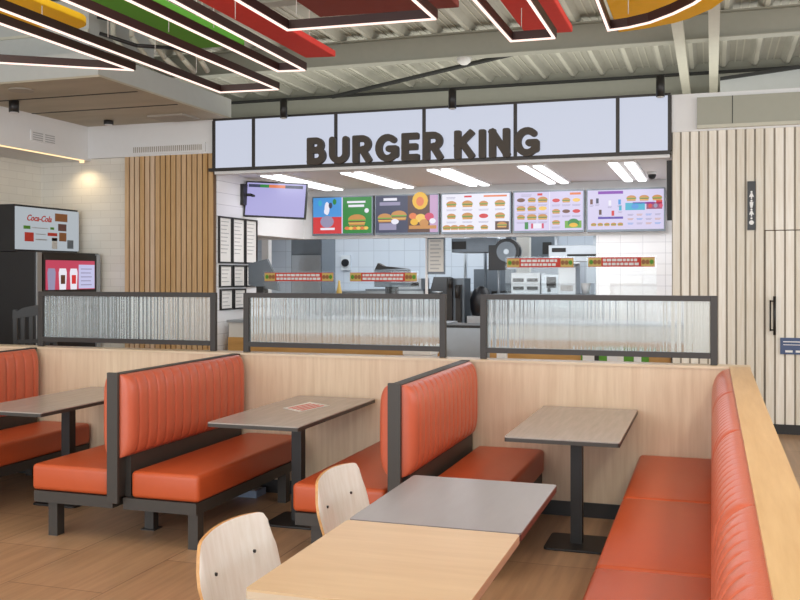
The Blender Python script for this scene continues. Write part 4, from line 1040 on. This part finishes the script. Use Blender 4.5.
frame_light([(-2.54, 3.2), (-2.56, 5.51), (-1.60, 5.55), (-1.62, 3.2)], 'wide hanging outline light framing the maroon board', True, wires=((-2.5, 5.51), (-1.7, 5.55)))
frame_light([(-1.29, 3.2), (-1.27, 6.235), (-0.985, 6.24), (-0.99, 3.2)], 'narrow hanging outline light crossing the bright red board at the centre', True, wires=((-1.2, 6.235), (-1.28, 5.0)))
arcp = [(-0.625, 6.15), (-0.50, 6.12), (-0.364, 6.04), (-0.22, 5.88), (-0.10, 5.70), (-0.01, 5.50), (0.05, 5.2), (0.07, 4.8), (0.0, 4.3), (-0.2, 3.8), (-0.6, 3.5)]
frame_light(arcp, 'rounded hanging outline light framing the large yellow board', True, wires=((-0.5, 6.12), (0.05, 5.2)))
def board(pts, m_, name, lab, z=3.42, wires=(), edge=None, th=0.05):
    t = thing(name, lab, 'acoustic board', (pts[0][0], pts[0][1], z), 'coloured boards hung under the roof')
    b = MB().prism(pts, z, z+th, m_)
    part(b, 'panel', t, 0.008)
    for (wx, wy) in wires: part(MB().cyl((wx, wy, z+th-0.01), (wx, wy, RZ+0.04), 0.003, 'offwhite', 6), 'wire', t)
cap = [(-4.38+0.22*math.cos(a), 5.56+0.22*math.sin(a)) for a in [PI*i/12 for i in range(13)]]
board([(-4.16, 2.8)]+cap+[(-4.60, 2.8)], 'yellow', 'hanging_board', 'amber board with a rounded end hanging at the far left', wires=((-4.38, 5.4), (-4.38, 3.6)))
board([(-3.83, 2.8), (-3.43, 2.8), (-3.43, 6.60), (-3.83, 6.56)], 'green', 'hanging_board', 'long green board hanging left of the red boards', wires=((-3.63, 6.3), (-3.63, 4.4)))
board([(-3.15, 2.8), (-2.90, 2.8), (-2.90, 7.16), (-3.15, 7.12)], 'red', 'hanging_board', 'long slim red board right of the green board', wires=((-3.02, 6.9), (-3.02, 5.0)))
board([(-2.53, 2.8), (-1.59, 2.8), (-1.59, 6.10), (-2.56, 6.03)], 'maroon', 'hanging_board', 'wide maroon board inside the wide outline light', wires=((-1.9, 5.9), (-2.3, 4.2)))
board([(-1.30, 2.8), (-0.965, 2.8), (-0.965, 6.97), (-1.30, 6.95)], 'red', 'hanging_board', 'bright red board next to the large yellow board', wires=((-1.13, 6.8), (-1.13, 5.0)))
board([(-0.645, 3.4), (-0.65, 7.09), (-0.45, 7.04), (-0.25, 6.95), (-0.145, 6.86), (0.0, 6.66), (0.08, 6.46), (0.15, 6.2), (0.18, 5.8), (0.16, 5.2), (0.05, 4.6), (-0.2, 3.9)], 'yellow', 'hanging_board', 'large yellow board with a curved edge at the upper right', wires=((-0.4, 6.8), (0.0, 5.6)))
